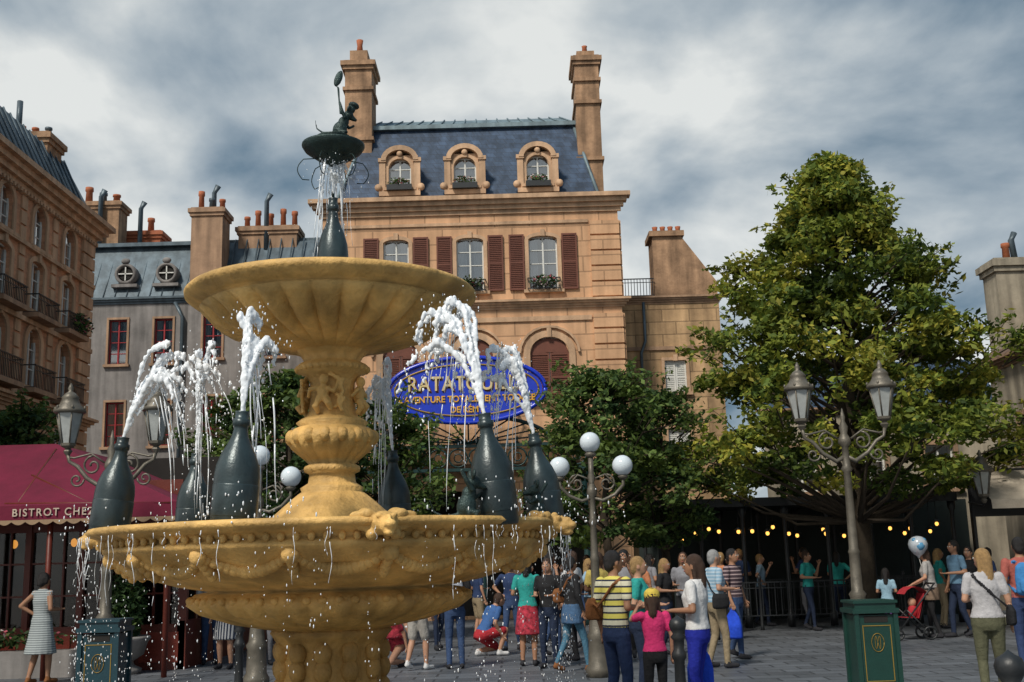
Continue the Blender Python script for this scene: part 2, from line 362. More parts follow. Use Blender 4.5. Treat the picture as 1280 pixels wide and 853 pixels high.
def dormer(b,xc,y,z,w,h,mat=TRIM):
    F2=((xc,y),(1,0),(0,-1)); a=w/2-.3
    wall(b,F2,-w/2+.08,w/2-.08,z,z+h,[(-a,a,z+.25,z+h-.12,a*.95)],mat,.15)
    window(b,F2,-a,a,z+.25,z+h-.12,a*.95,tw=.1,trim=mat,rows=3)
    b['walls'].box(xc-w/2+.1,xc-w/2+.18,y+.01,y+1.6,z,z+h-.1,mat); b['walls'].box(xc+w/2-.18,xc+w/2-.1,y+.01,y+1.6,z,z+h-.1,mat)
    t=b['trim']; t.fbox(F2,-w/2,w/2,-.02,.16,z-.05,z+.1,mat)
    for s in(-1,1):
        t.fbox(F2,s*(w/2-.1)-.1,s*(w/2-.1)+.1,.0,.1,z+.1,z+h-.25,mat); t.fbox(F2,s*(w/2-.1)-.13,s*(w/2-.1)+.13,.0,.14,z+h-.25,z+h-.12,mat)
        b['trim'].lathe([(.12,0),(.12,.08)],(xc+s*(w/2+.02),y-.06,z+.24),mat,10,mtx=Matrix.Rotation(math.pi/2,3,'X'))
    archtrim(b,F2,-w/2+.22,w/2-.22,z+h+.14,.34,.16,-.3,.16,mat); 
    t.ell((xc,y-.1,z+h+.02),(.1,.07,.1),mat)
    K=10; pv=None
    for k in range(K+1):
        an=math.pi*(1-k/K); p=(xc+(w/2-.1)*math.cos(an),z+h-.2+.46*math.sin(an))
        if pv: b['roof'].quad((pv[0],y,pv[1]),(p[0],y,p[1]),(p[0],y+1.9,p[1]),(pv[0],y+1.9,pv[1]),ZINC)
        pv=p
    leaves(b['window_flowers'],(xc,y-.2,z+.38),(.38,.18,.16),220,.055,LG+FL,(3,3,2,.8,.8))
    t.box(xc-.4,xc+.4,y-.32,y-.16,z+.1,z+.28,IRON)
for xc in(-3.45,-1.36,.98): dormer(b,xc,34.25,13.25,1.32,1.35)
def chimney(b,x0,x1,y0,y1,z0,z1,mat,pots=2,cap=.14,pr=.11,ph=.4,part='chimneys'):
    m=b[part]; m.box(x0,x1,y0,y1,z0,z1-.35,mat); m.box(x0-cap*.5,x1+cap*.5,y0-cap*.5,y1+cap*.5,z1-.35,z1-.22,mat); m.box(x0-cap,x1+cap,y0-cap,y1+cap,z1-.22,z1-.06,mat); m.box(x0-.03,x1+.03,y0-.03,y1+.03,z1-.06,z1,mat)
    for k in range(pots):
        x=x0+(x1-x0)*(k+.5+U(-.12,.12))/pots; h=ph*U(.7,1.4); mt_=POT if R()<.7 else ZINC
        m.lathe([(pr,0),(pr*.85,h*.75),(pr*1.1,h*.8),(pr*1.05,h),(pr*.7,h)],(x,(y0+y1)/2,z1),mt_,10)
chimney(b,2.36,3.16,35.2,36.6,13.0,18.35,PLASTER,0,.12); 
for zz in (14.6,16.6,17.4): b['chimneys'].box(2.30,3.22,35.12,36.68,zz,zz+.12,PLASTER)
b['chimneys'].box(2.46,3.06,35.4,36.4,18.35,18.6,PLASTER); b['chimneys'].lathe([(.1,0),(.08,.25),(.1,.3)],(2.76,35.7,18.6),POT,10)
chimney(b,-5.4,-4.5,35.4,36.6,13.0,18.5,PLASTER,0,.14); b['chimneys'].box(-5.25,-4.65,35.5,36.4,18.5,18.9,PLASTER); b['chimneys'].lathe([(.12,0),(.09,.3),(.12,.5)],(-4.95,35.8,18.9),POT,10)
for zz in (15.6,17.4): b['chimneys'].box(-5.47,-4.43,35.33,36.67,zz,zz+.12,PLASTER)
b.done()
# ------------------------------------------------------------ wing
b=Bld('sandstone_wing_building'); F=((0,36),(1,0),(0,-1))
ops=[(4.95,5.65,6.9,7.95),(4.95,5.65,4.6,5.7),(4.3,5.4,.1,2.6)]
wall(b,F,3.45,6.85,0,9.95,ops,WINGM)
b['walls'].quad((6.85,36,0),(6.85,44,0),(6.85,44,9.95),(6.85,36,9.95),WINGM); b['walls'].quad((3.45,36,9.95),(6.85,36,9.95),(6.85,44,9.95),(3.45,44,9.95),ZINC)
for o in ops[:2]:
    window(b,F,*o[:4],rows=3,tw=.1); 
    shutter(b,F,o[0],(o[0]+o[1])/2,o[2],o[3],n=-.1,mat=WHITE); shutter(b,F,(o[0]+o[1])/2+.01,o[1],o[2],o[3],n=-.1,mat=WHITE)
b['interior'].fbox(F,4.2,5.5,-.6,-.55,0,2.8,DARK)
cornice(b['trim'],F,3.5,6.85,9.85,10.1,.18,TRIMD); b['trim'].fbox(F,3.46,6.9,0,.06,8.3,8.42,TRIMD)
V=[(4.78,10.1),(4.78,12.2),(5.75,12.2),(6.86,10.6),(6.86,10.1)]
vv=[(x,36.15,z) for x,z in V]+[(x,37.2,z) for x,z in V]
b['gable_chimney'].add(vv,[(0,1,2,3,4),(9,8,7,6,5)]+[(i,(i+1)%5,(i+1)%5+5,i+5) for i in range(5)],PLASTER)
b['gable_chimney'].box(4.68,5.85,36.05,37.3,12.2,12.38,PLASTER)
for k in range(4): b['gable_chimney'].lathe([(.09,0),(.08,.2),(.1,.28)],(4.95+k*.26,36.6,12.38),POT,8)
railing(b['terrace_railing'],F,3.6,4.75,-.05,10.15,10.75,step=.1,t=.02)
b['drainpipe'].tube([(4.35,35.9,9.9),(4.35,35.9,8.6),(4.2,35.9,8.2),(4.2,35.9,3)],.05,ZINC)
b.done()
# ------------------------------------------------------------ grey building
b=Bld('grey_zinc_roof_building'); F=((0,42),(1,0),(0,-1))
W=[(-15.45,-14.75,9.45,11.2),(-13.7,-13.0,9.45,11.2),(-11.6,-10.9,9.45,11.2),(-15.45,-14.75,6.3,8),(-13.7,-13.0,6.3,8),(-9.3,-8.6,9.45,11.2),(-11.6,-10.9,6.3,8),(-9.3,-8.6,6.3,8)]
wall(b,F,-19,-12.2,0,11.9,[w_ for w_ in W if w_[1]<-12.2],GREYW)
F3=((0,41.2),(1,0),(0,-1)); wall(b,F3,-12.2,-5,0,11.7,[w_ for w_ in W if w_[0]>-12.2],GREYW); b['walls'].quad((-12.2,41.2,0),(-12.2,42.2,0),(-12.2,42.2,11.9),(-12.2,41.2,11.9),GREYW)
for w_ in W: window(b,F if w_[1]<-12.2 else F3,*w_,frame=REDW,tw=.08,trim=TRIMD,rows=4,key=False)
cornice(b['trim'],F,-19,-12.3,11.8,12.05,.2,ZINC,steps=3); cornice(b['trim'],F3,-12.2,-5.2,11.6,11.85,.2,ZINC,steps=3)
mansard(b,-19,-11.9,42,49,12.05,-18.6,-12.1,43.4,48,14.5,ZINC); mansard(b,-12.3,-5,41.2,49,11.85,-12.1,-5.4,42.8,48,14.4,ZINC)
x=-18.9
while x<-5.2:
    y0,z0=(42,12.06) if x<-12 else (41.2,11.86); b['roof_seams'].tube([(x,y0-.01,z0),(x,y0+1.42,14.45)],.03,ZINC,5); x+=.45
b['roof_seams'].box(-18.8,-5.2,43.1,43.5,14.45,14.6,ZINC)
for xc in(-14.95,-13.35):
    m=b['oval_dormers']; m.lathe([(.42,-.2),(.42,.25),(.34,.3),(.3,.25),(.3,.1)],(xc,42.35,13.05),GREYW,20,mtx=Matrix.Rotation(math.pi/2,3,'X'))
    m.ell((xc,42.2,13.05),(.29,.05,.29),DARK); m.box(xc-.02,xc+.02,42.1,42.2,12.78,13.32,WHITE); m.box(xc-.28,xc+.28,42.1,42.19,13.03,13.07,WHITE)
    m.box(xc-.5,xc+.5,42.0,42.5,12.5,12.62,GREYW); m.ell((xc,42.1,13.55),(.18,.1,.12),GREYW)
chimney(b,-12.2,-11.0,41.3,42.4,11.9,15.4,TRIMD,3,.12,.12,.6); chimney(b,-10.7,-8.4,42.6,43.6,13.5,15.0,TRIMD,5,.12,.12,.6)
chimney(b,-15.3,-12.4,46,47,13,15.4,TRIMD,0,.1)
chimney(b,-17.9,-16.2,44.6,45.6,12,16.9,PLASTER,3,.14,.16,.55); chimney(b,-17.4,-14.9,46,47,12,16.0,POT,2,.14,.15,.5)
for x,y,z in[(-16.9,44.4,16.0),(-15.6,45.5,15.8),(-11.7,42.6,15.4),(-9.6,42.6,15)]: b['flues'].tube([(x,y,z-1),(x,y,z+1.0),(x+.15,y,z+1.3)],[.1,.1,.13],ZINC)
b['drainpipe'].tube([(-12.9,41.85,11.8),(-12.6,41.85,11.2),(-12.6,41.85,2)],.07,ZINC)
b.done()
# ------------------------------------------------------------ left brick building
b=Bld('salmon_brick_building'); F=((-12.5,0),(0,1),(1,0))
BY=[16.6+2*k for k in range(8)]
ops=[]
for y in BY: ops+=[(y-.4,y+.4,10.1,11.25,.4),(y-.42,y+.42,8.4,10.0-.25,.15),(y-.42,y+.42,6.4,7.95,.42),(y-.45,y+.45,4.3,5.6)]
wall(b,F,15.5,32.4,0,11.4,ops,BRICK)
b['walls'].quad((-12.5,32.4,0),(-20,32.4,0),(-20,32.4,11.4),(-12.5,32.4,11.4),BRICK)
for y in BY:
    window(b,F,y-.4,y+.4,10.1,11.25,.4,tw=.14); window(b,F,y-.42,y+.42,8.4,9.75,.15,tw=.14); window(b,F,y-.42,y+.42,6.4,7.95,.42,tw=.16); window(b,F,y-.45,y+.45,4.3,5.6)
    for zz,h in((8.25,.5),(6.3,.6)):
        b['trim'].fbox(F,y-.7,y+.7,0,.42,zz-.12,zz,TRIMD); railing(b['balconies'],F,y-.66,y+.66,.38,zz,zz+h,returns=.38,t=.018)
    if R()<.8: leaves(b['window_flowers'],FP(F,y+.2,.42,8.55),(.2,.6,.3),380,.06,LG+FL,(3,3,1,.8,.3))
    if R()<.5: leaves(b['window_flowers'],FP(F,y-.2,.42,6.6),(.2,.5,.28),300,.06,LG+FL,(3,3,1,.8,.3))
for k in range(9):
    y=15.6+2*k
    z=4.1
    while z<11.2:
        if k in(0,8): b['quoins'].fbox(F,y-.1 if k else y,y+.5 if k<8 else y+.78,.0,.08,z,z+.34,TRIM)
        else: b['quoins'].fbox(F,y-.16,y+.16,.0,.045,z,z+.34,TRIM)
        z+=.4
t=b['trim']; cornice(t,F,15.5,32.4,11.35,11.95,.5,TRIM,dent=True); cornice(t,F,15.5,32.4,5.75,6.05,.3,TRIM); t.fbox(F,15.5,32.4,.0,.12,8.0,8.12,TRIM); t.fbox(F,15.5,32.4,.0,.12,9.95,10.06,TRIM); cornice(t,F,15.5,32.4,3.7,4.0,.3,TRIM)
b['roof'].add([(-12.4,15.5,11.95),(-12.4,32.4,11.95),(-13.2,31.6,13.7),(-13.2,15.5,13.7),(-20,32.4,11.95),(-20,31.6,13.7),(-20,15.5,13.7)],[(0,1,2,3),(1,4,5,2),(3,2,5,6)],ZINC)
y=15.6
while y<31.8: b['roof_seams'].tube([(-12.39,y,11.97),(-13.19,y,13.73)],.03,ZINC,5); y+=.4
chimney(b,-14.3,-13.1,30.2,31.2,12.5,14.1,PLASTER,3,.12,.1,.4)
b['flues'].tube([(-13.4,29,13.6),(-13.4,29,14.5)],.08,ZINC)
leaves(b['climbing_greenery'],(-12.1,24.5,4.3),(.5,4,.7),3500,.08,LG,(4,3,1))
b.done()
# ------------------------------------------------------------ right building
b=Bld('cream_corner_building'); F=((12,0),(0,1),(-1,0))
ops=[(25.3,26.5,3.1,4.7),(21,22.2,3.1,4.7),(17,18.2,3.1,4.7),(24,26.5,.1,2.5),(19,21.5,.1,2.5)]
wall(b,F,10,27.9,0,6.1,ops,CREAM)
for o in ops[:3]: window(b,F,*o,trim=TRIMD); shutter(b,F,o[0],o[1],o[2],o[3],n=-.08,mat=GREYW)
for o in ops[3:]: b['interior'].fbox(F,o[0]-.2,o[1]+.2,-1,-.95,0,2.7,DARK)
b['walls'].quad((12,27.9,0),(20,27.9,0),(20,27.9,6.1),(12,27.9,6.1),CREAM)
cornice(b['trim'],F,10,27.9,5.95,6.2,.25,TRIMD); b['trim'].fbox(F,10,27.9,0,.07,2.7,2.85,TRIMD)
b['roof'].quad((11.75,10,6.2),(11.75,28.1,6.2),(13.6,28.1,7.7),(13.6,10,7.7),M('roof_tiles',(.16,.10,.07),.8,.3,2,.2,brick=(.3,.2),streak=.2))
chimney(b,12.1,13.9,27.1,27.9,6.2,8.75,CREAM,2,.12,.1,.35); chimney(b,12.6,13.6,24.5,25.6,6.2,8.5,CREAM,2,.12,.1,.35)
b['flues'].tube([(12.8,27.5,8.7),(12.75,27.5,9.3),(12.85,27.5,9.5)],.08,ZINC)
b.done()
b=Bld('low_stone_shop_building'); F=((0,31),(1,0),(0,-1))
ops=[(7.4+1.9*k,8.5+1.9*k,.1,2.4) for k in range(3)]+[(7.5+1.9*k,8.3+1.9*k,3.3,4.5) for k in range(3)]
wall(b,F,6.9,13.5,0,5.6,ops,CREAM)
for o in ops[3:]: window(b,F,*o,trim=TRIMD)
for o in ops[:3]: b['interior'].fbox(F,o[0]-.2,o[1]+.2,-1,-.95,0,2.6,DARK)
b['roof'].quad((6.8,30.8,5.6),(13.6,30.8,5.6),(13.6,33,7.2),(6.8,33,7.2),SLATE); cornice(b['trim'],F,6.9,13.5,5.4,5.6,.2,TRIMD)
b.done()
# ------------------------------------------------------------ bistro pavilion
b=Bld('bistro_pavilion')
m=b['awning']; A=[(-16,18,2.72),(-5.4,18,2.72),(-5.4,27,2.72),(-8.3,20.2,3.95),(-16,20.2,3.95),(-8.3,27,3.95)]
m.add(A,[(0,1,3,4),(1,2,5,3),(4,3,5)],MAROON)
def val(p0,p1,z0,z1,mat,sc_=.22):
    p0=Vector(p0);p1=Vector(p1);Ln=(p1-p0).length;n=int(Ln/sc_)*6;pv=None
    for i in range(n+1):
        q=p0+(p1-p0)*i/n; zz=z0-.05*abs(math.sin(math.pi*i/6))
        if pv: m.add([(pv[0].x,pv[0].y,pv[1]),(q.x,q.y,zz),(q.x,q.y,z1),(pv[0].x,pv[0].y,z1)],[(0,1,2,3)],mat)
        pv=(q,zz)
val((-16,17.99),(-5.39,17.99),2.5,2.72,MAROON); val((-5.39,17.99),(-5.39,27),2.5,2.72,MAROON)
val((-16,17.985),(-5.385,17.985),2.46,2.49,M('cream_trim',(.3,.2,.12)))
for x in np.arange(-15.5,-5.4,1.25): b['awning_ribs'].tube([(x,18.0,2.70),(min(x,-8.2) if x>-8.3 else x,20.2 if x<-8.3 else 18+2.2*(x+5.4)/(-2.9),3.93 if x<-8.3 else 2.72+1.23*(x+5.4)/(-2.9))],.02,MARW,5)
for x in(-5.6,-7.5,-9.5,-11.5): b['posts'].tube([(x,18.2,0),(x,18.2,2.72)],.045,MARW,8)
F=((0,19.6),(1,0),(0,-1)); fr=b['timber_front']
fr.fbox(F,-14,-5.8,-.1,0,0,.75,MARW); fr.fbox(F,-14,-5.8,-.1,0,2.35,3.2,MARW)
x=-14
while x<-5.8:
    fr.fbox(F,x,x+.1,-.098,.03,.0,3.1,MARW)
    for k in(1,2): fr.fbox(F,x+.1+k*.27,x+.13+k*.27,-.06,-.01,.75,2.35,MARW)
    for z in(1.25,1.8): fr.fbox(F,x+.1,x+.92,-.055,-.012,z,z+.03,MARW)
    fr.fbox(F,x+.18,x+.84,.002,.02,.12,.62,M('bistro_red',(.22,.035,.02),.5))
    x+=.92
b['glass'].fbox(F,-14,-5.8,-.08,-.07,.75,2.35,GLASSD)
b['interior'].box(-14,-5.8,22.8,23,0,3.9,DARK); b['interior'].quad((-14,19.7,.01),(-5.8,19.7,.01),(-5.8,23,.01),(-14,23,.01),MARW)
b['side_front'].box(-5.8,-5.7,19.6,27,0,.8,MARW); b['side_front'].box(-5.8,-5.7,19.6,27,2.35,3.0,MARW)
for y in np.arange(19.6,27,1.0): b['side_front'].box(-5.83,-5.68,y,y+.12,0,3.0,MARW)
for x in np.arange(-12.6,-6,1.1): b['lamps'].ell((x,21,2.2),(.06,.06,.08),BULB)
b['stone_kerb'].box(-14,-7.0,18.7,19.1,0,.42,GREYW)
leaves(b['kerb_plants'],(-9.6,18.9,.6),(2.4,.18,.2),1300,.06,LG+FL,(3,3,1,.4,.2))
b.done()
bpist=b.e
def text(body,loc,size,mat,parent,name,ext=.012,off=0,sx=1,spacing=1.):
    c=bpy.data.curves.new(name,'FONT'); c.body=body; c.size=size; c.extrude=ext; c.align_x='CENTER'; c.align_y='CENTER'; c.offset=off; c.space_character=spacing
    o=bpy.data.objects.new(name,c); sc.collection.objects.link(o); o.location=loc; o.rotation_euler=(math.pi/2,0,0); o.scale=(sx,1,1); c.materials.append(mat); o.parent=parent; return o
text("BISTROT CHEZ RÉMY",(-7.1,17.97,2.6),.17,M('cream_letters',(.5,.4,.32)),bpist,'lettering',.006,.002,.95,1.25)
# ------------------------------------------------------------ queue pergola
b=Bld('queue_pergola'); PY=26.4
b['roof'].box(3.2,10.2,PY,30,2.8,2.92,IRON); b['roof'].box(3.15,10.25,PY-.06,PY,2.75,2.95,IRON)
for x in np.arange(3.3,10.3,.98):
    for y in(PY+.1,29.5): b['posts'].lathe([(.09,0),(.09,.3),(.05,.35),(.045,2.5),(.09,2.6),(.1,2.8)],(x,y,0),IRON,10)
b['back'].box(3.2,11.9,30.0,30.1,0,2.95,M('dark_green_boards',(.02,.03,.028),.7))
for x in np.arange(3.5,10.2,.33):
    x=x+U(-.1,.1)
    y=random.choice((PY+.15,PY+.6,27.6)); z=U(2.02,2.3); b['lamps'].tube([(x,y,z),(x,y,2.8)],.008,IRON,4); b['lamps'].ell((x,y,z),(.045,.045,.05),BULB,8,5)
    b['lamps'].lathe([(.11,0),(.03,.07)],(x,y,z+.04),IRON,8)
railing(b['barriers'],((0,25.6),(1,0),(0,-1)),4.3,9.0,0,.3,1.05,step=.14,t=.018)
railing(b['barriers'],((0,28),(1,0),(0,-1)),3.5,10,0,.3,1.05,step=.14,t=.018)
for x in np.arange(4.3,9.1,1.07): b['barriers'].lathe([(.05,0),(.035,.1),(.03,1.1),(.05,1.13),(.02,1.2)],(x,25.6,0),IRON,8)
b.done()
b=Bld('cream_shop_awning')
b['canvas'].add([(9.6,24,3.25),(11.95,24,3.25),(11.95,22.9,2.6),(9.6,22.9,2.6),(9.6,22.88,2.42),(11.95,22.88,2.42)],[(0,1,2,3),(3,2,5,4)],M('beige_canvas',(.40,.35,.28),.9))
b['frame'].box(9.6,11.95,24.0,24.05,2.3,3.3,IRON)
for x in(9.65,11.9): b['frame'].box(x-.03,x+.03,23.96,24.1,0,3.3,IRON)
b.done()
# ------------------------------------------------------------ oval sign & canopy
s=Bld('oval_theatre_sign'); c0=Vector((-1.22,29,6.08))
m=s['panel']
K=64
def ering(a,bb,y): return [(c0.x+a*math.cos(2*math.pi*k/K),y,c0.z+bb*math.sin(2*math.pi*k/K)) for k in range(K)]
def estack(m,rings,mat):
    v=sum(rings,[]); f=[(i*K+k,i*K+(k+1)%K,(i+1)*K+(k+1)%K,(i+1)*K+k) for i in range(len(rings)-1) for k in range(K)]; f.append(tuple(range((len(rings)-1)*K,len(rings)*K))); m.add(v,f,mat)
estack(m,[ering(1.98,.8,29.12),ering(1.98,.8,28.97)],BLUES)
for q,mt_ in((2.06,BLUES),(1.88,GOLD)):
    pts=[(c0.x+q*math.cos(2*math.pi*k/72),28.96,c0.z+(q-1.2)*math.sin(2*math.pi*k/72)) for k in range(73)]; s['border'].tube(pts,.06 if q>2 else .022,mt_,6)
for x in(-2.6,.1): s['brackets'].tube([(x,29.1,6.1),(x,33.9,6.1)],.05,GREENI)
s.done()
GB=M('sign_shadow_brown',(.12,.03,.01),.6)
text("RATATOUILLE",(c0.x+.03,28.97,6.21),.54,GB,s.e,'title_shadow',.015,.014,.86,1.06)
text("RATATOUILLE",(c0.x,28.94,6.24),.54,M('sign_gold',(.66,.52,.26)),s.e,'title_letters',.02,.006,.86,1.06)
text("L'AVENTURE TOTALEMENT TOQUÉE",(c0.x,28.95,5.84),.235,M('sign_yellow',(.8,.42,.04)),s.e,'subtitle_letters',.02,.004,.92)
text("DE RÉMY",(c0.x,28.95,5.56),.23,MATS['sign_yellow'],s.e,'subtitle_letters_lower',.02,.004,.95)
b=Bld('iron_entrance_canopy')
m=b['frame']
for z in(4.0,4.62): m.box(-4.4,1.9,29.4,29.5,z,z+.08,GREENI); m.box(-4.4,-4.3,29.5,33.9,z,z+.08,GREENI); m.box(1.8,1.9,29.5,33.9,z,z+.08,GREENI)
for x in np.arange(-4.1,1.9,.52):
    pts=[(x+.24*math.cos(a),29.45,4.35+.24*math.sin(a)) for a in np.linspace(0,2*math.pi,17)]; m.tube(pts,.025,GREENI,5)
    pts=[(x+.11*math.cos(a),29.45,4.35+.11*math.sin(a)) for a in np.linspace(0,2*math.pi,11)]; m.tube(pts,.02,GREENI,4)
    m.lathe([(.05,0),(.02,.08),(.04,.13),(0.005,.22)],(x,29.45,4.7),GREENI,6)
pts=[(c0.x+2.2*math.cos(a),29.45,4.7+.75*math.sin(a)) for a in np.linspace(0,math.pi,25)]; m.tube(pts,.05,GREENI,6)
for k in range(1,12):
    a=math.pi*k/12; m.tube([(c0.x,29.45,4.72),(c0.x+2.2*math.cos(a),29.45,4.7+.75*math.sin(a))],.022,GREENI,5)
for x in np.arange(-4.4,1.95,.7): m.tube([(x,29.45,4.7),(x,33.8,5.6)],.03,GREENI,5)
b['glass'].quad((-4.4,29.45,4.72),(1.9,29.45,4.72),(1.9,33.8,5.62),(-4.4,33.8,5.62),GLASS)
for x in(-4.3,-.9,1.8): b['columns'].lathe([(.16,0),(.16,.4),(.09,.5),(.075,3.6),(.15,3.85),(.16,4.0)],(x,29.5,0),GREENI,12)
b.done()
# ------------------------------------------------------------ trees
def tree(name,x,y,prof,trunk_r,nc,nl,ls,mats,wts,crw=.55,seed=1,shoots=30,lobe=1.):
    random.seed(seed); e=empty(name); zt=prof[-1][0]; zb=prof[0][0]
    tb=MB(); tb.tube([(x,y,0),(x+.05,y,zb*.6),(x-.05,y+.05,zb+.5),(x+.08,y,(zb+zt)/2),(x,y,zt-.4)],[trunk_r*1.25,trunk_r,trunk_r*.85,trunk_r*.45,.02],BARK,10)
    def rad(z):
        for (a,ra),(c,rc) in zip(prof,prof[1:]):
            if a<=z<=c: return ra+(rc-ra)*(z-a)/(c-a)
        return .2
    V=[];Fm=[]
    lob=[U(0,6.28) for _ in range(6)]
    def rl(z,an): return rad(z)*(1+lobe*(.13*math.sin(3*an+lob[0]+z*1.3)+.1*math.sin(5*an+lob[1]-z*2.1)+.09*math.sin(3.1*z+lob[2])))
    def leaf(p,d,bank):
        a=Vector((U(-1,1),U(-1,1),U(-.9,.3))).normalized(); nr=Vector((U(-.8,.8)+d.x*.5,U(-.8,.8)+d.y*.5,U(.2,1))).normalized(); bb=a.cross(nr).normalized(); s_=ls*U(.6,1.3)
        V.append((p-a*s_,p-bb*s_*.5,p+a*s_,p+bb*s_*.5)); Fm.append(bank[0] if R()<.55 else bank[1])
    for i in range(nc):
        z=zb+(zt-zb)*(R()**.95); an=U(0,2*math.pi)
        rmax=rl(z,an)
        q=math.sqrt(R())*.92 if R()<.3 else U(.72,1.0)
        c=Vector((x+rmax*q*math.cos(an),y+rmax*q*math.sin(an),z))
        cr1=crw*U(.5,1.25)
        if R()<.4: tb.tube([(x,y,max(zb*.8,z-rmax*q*.6)),(x+(c.x-x)*.5,y+(c.y-y)*.5,z-.25*rmax*q),tuple(c)],[trunk_r*.3,trunk_r*.16,.01],BARK,5)
        hfac=(z-zb)/(zt-zb); k=U(0,1)  # crown light painted by leaf tone: outer, higher clusters paler, inner ones dark
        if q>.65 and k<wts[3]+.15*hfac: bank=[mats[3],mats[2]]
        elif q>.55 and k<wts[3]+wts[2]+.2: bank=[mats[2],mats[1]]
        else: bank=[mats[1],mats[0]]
        dp=.2 if z>zb+.6 else .05
        for j in range(nl):
            d=Vector((random.gauss(0,1),random.gauss(0,1),random.gauss(0,1))); d*=min(1,R()**.4)/d.length
            leaf(c+Vector((d.x*cr1,d.y*cr1,d.z*cr1*.5-dp*cr1*(d.x*d.x+d.y*d.y))),d,bank)
    for i in range(shoots):
        z=zb+(zt-zb)*U(.05,.98); an=U(0,2*math.pi); rmax=rl(z,an)*.9
        p0=Vector((x+rmax*math.cos(an),y+rmax*math.sin(an),z)); dr_=Vector((math.cos(an),math.sin(an),U(.1,1.3))).normalized(); Ls=crw*U(1.,2.2)
        p1=p0+dr_*Ls+Vector((0,0,-.12*Ls)); tb.tube([p0-dr_*.3,p0+dr_*Ls*.5,p1],[.02,.012,.004],BARK,4)
        for j in range(int(nl*.3)):
            t=U(0,1.02); leaf(p0+(p1-p0)*t+Vector((random.gauss(0,1),random.gauss(0,1),random.gauss(0,1)))*.11*(1.15-t*.7),dr_,[mats[2],mats[1]] if R()<.6 else [mats[3],mats[2]])
    me=bpy.data.meshes.new('foliage'); vs=[tuple(q) for t_ in V for q in t_]; me.from_pydata(vs,[],[(4*i,4*i+1,4*i+2,4*i+3) for i in range(len(V))])
    um=list(dict.fromkeys(Fm)); 
    for q in um: me.materials.append(q)
    ix={q:i for i,q in enumerate(um)}; me.polygons.foreach_set('material_index',[ix[q] for q in Fm]); me.update()
    o=bpy.data.objects.new('foliage',me); sc.collection.objects.link(o); o.parent=e; tb.obj('trunk_and_limbs',e)
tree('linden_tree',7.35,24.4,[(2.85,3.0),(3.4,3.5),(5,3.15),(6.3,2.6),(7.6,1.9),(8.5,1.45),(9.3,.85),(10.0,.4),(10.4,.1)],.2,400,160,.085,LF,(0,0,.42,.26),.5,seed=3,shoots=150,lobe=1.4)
LGx=[LG[0],LG[1],LG[2],LF[1]]
tree('small_plane_tree',1.9,24,[(2.0,.9),(2.8,1.5),(4.2,1.4),(5.0,.8),(5.6,.2)],.1,95,115,.075,LGx,(0,0,.4,.2),.4,seed=5,shoots=90)
tree('small_plane_tree',3.3,25.5,[(2.0,.9),(2.8,1.2),(4.0,1.1),(4.9,.6),(5.4,.2)],.1,70,105,.075,LGx,(0,0,.4,.2),.4,seed=6,shoots=60)
tree('small_plane_tree',-4.9,24,[(1.8,.9),(2.8,1.5),(4.0,1.4),(5.0,.8),(5.7,.2)],.1,105,115,.075,LGx,(0,0,.4,.2),.4,seed=8,shoots=70)
tree('small_plane_tree',-3.0,25.2,[(1.8,.8),(2.8,1.2),(4.0,1.2),(4.8,.8),(5.3,.2)],.1,85,110,.075,LGx,(0,0,.4,.2),.4,seed=12,shoots=60)
tree('small_plane_tree',-6.8,28,[(1.8,.9),(2.8,1.5),(4.0,1.4),(5.2,.8),(6.0,.2)],.1,90,115,.08,LGx,(0,0,.4,.2),.42,seed=9)
tree('small_plane_tree',-10.9,24.5,[(3.4,.5),(4.2,.9),(4.8,.6),(5.2,.2)],.08,50,110,.075,LGx,(0,0,.3,.1),.38,seed=10)
random.seed(11)
def planter(x,y,sh=1.2,r=.42):
    e=empty('stone_planter_urn'); m=MB(); m.lathe([(.26,0),(.28,.08),(.16,.14),(.14,.2),(.3,.3),(r,.5),(r+.05,.56),(r+.03,.6),(r-.06,.58)],(x,y,0),GREYW,20); m.obj('urn',e)
    l=MB(); leaves(l,(x,y,.6+sh*.45),(r*.9,r*.9,sh*.55),1800,.06,LG,(5,2,.3)); m2=l.obj('shrub',e)
planter(-6.5,19.0,1.1,.36)
# ------------------------------------------------------------ street lamps
def spiral(cx,cz,r0,r1,a0,a1,y,n=18): return [(cx+(r0+(r1-r0)*k/n)*math.cos(a0+(a1-a0)*k/n),y,cz+(r0+(r1-r0)*k/n)*math.sin(a0+(a1-a0)*k/n)) for k in range(n+1)]
def lantern(m,x,y,z):
    hexm=dict(seg=6,smooth=False)
    m.lathe([(.03,-.16),(.07,-.1),(.04,-.06),(.11,-.02),(.115,.02)],(x,y,z),LAMPM,**hexm)
    m.lathe([(.10,.02),(.19,.47)],(x,y,z),LGLASS,**hexm)
    for k in range(6):
        a=2*math.pi*k/6; m.tube([(x+.105*math.cos(a),y+.105*math.sin(a),z+.02),(x+.195*math.cos(a),y+.195*math.sin(a),z+.47)],.012,LAMPM,4)
    m.lathe([(.2,.46),(.235,.48),(.23,.52),(.15,.60),(.12,.68),(.13,.70),(.08,.76),(.03,.80),(.045,.84),(.01,.92)],(x,y,z),LAMPM,seg=12)
    for k in range(6):
        a=2*math.pi*k/6; m.ell((x+.22*math.cos(a),y+.22*math.sin(a),z+.54),(.02,.02,.035),LAMPM,6,4)
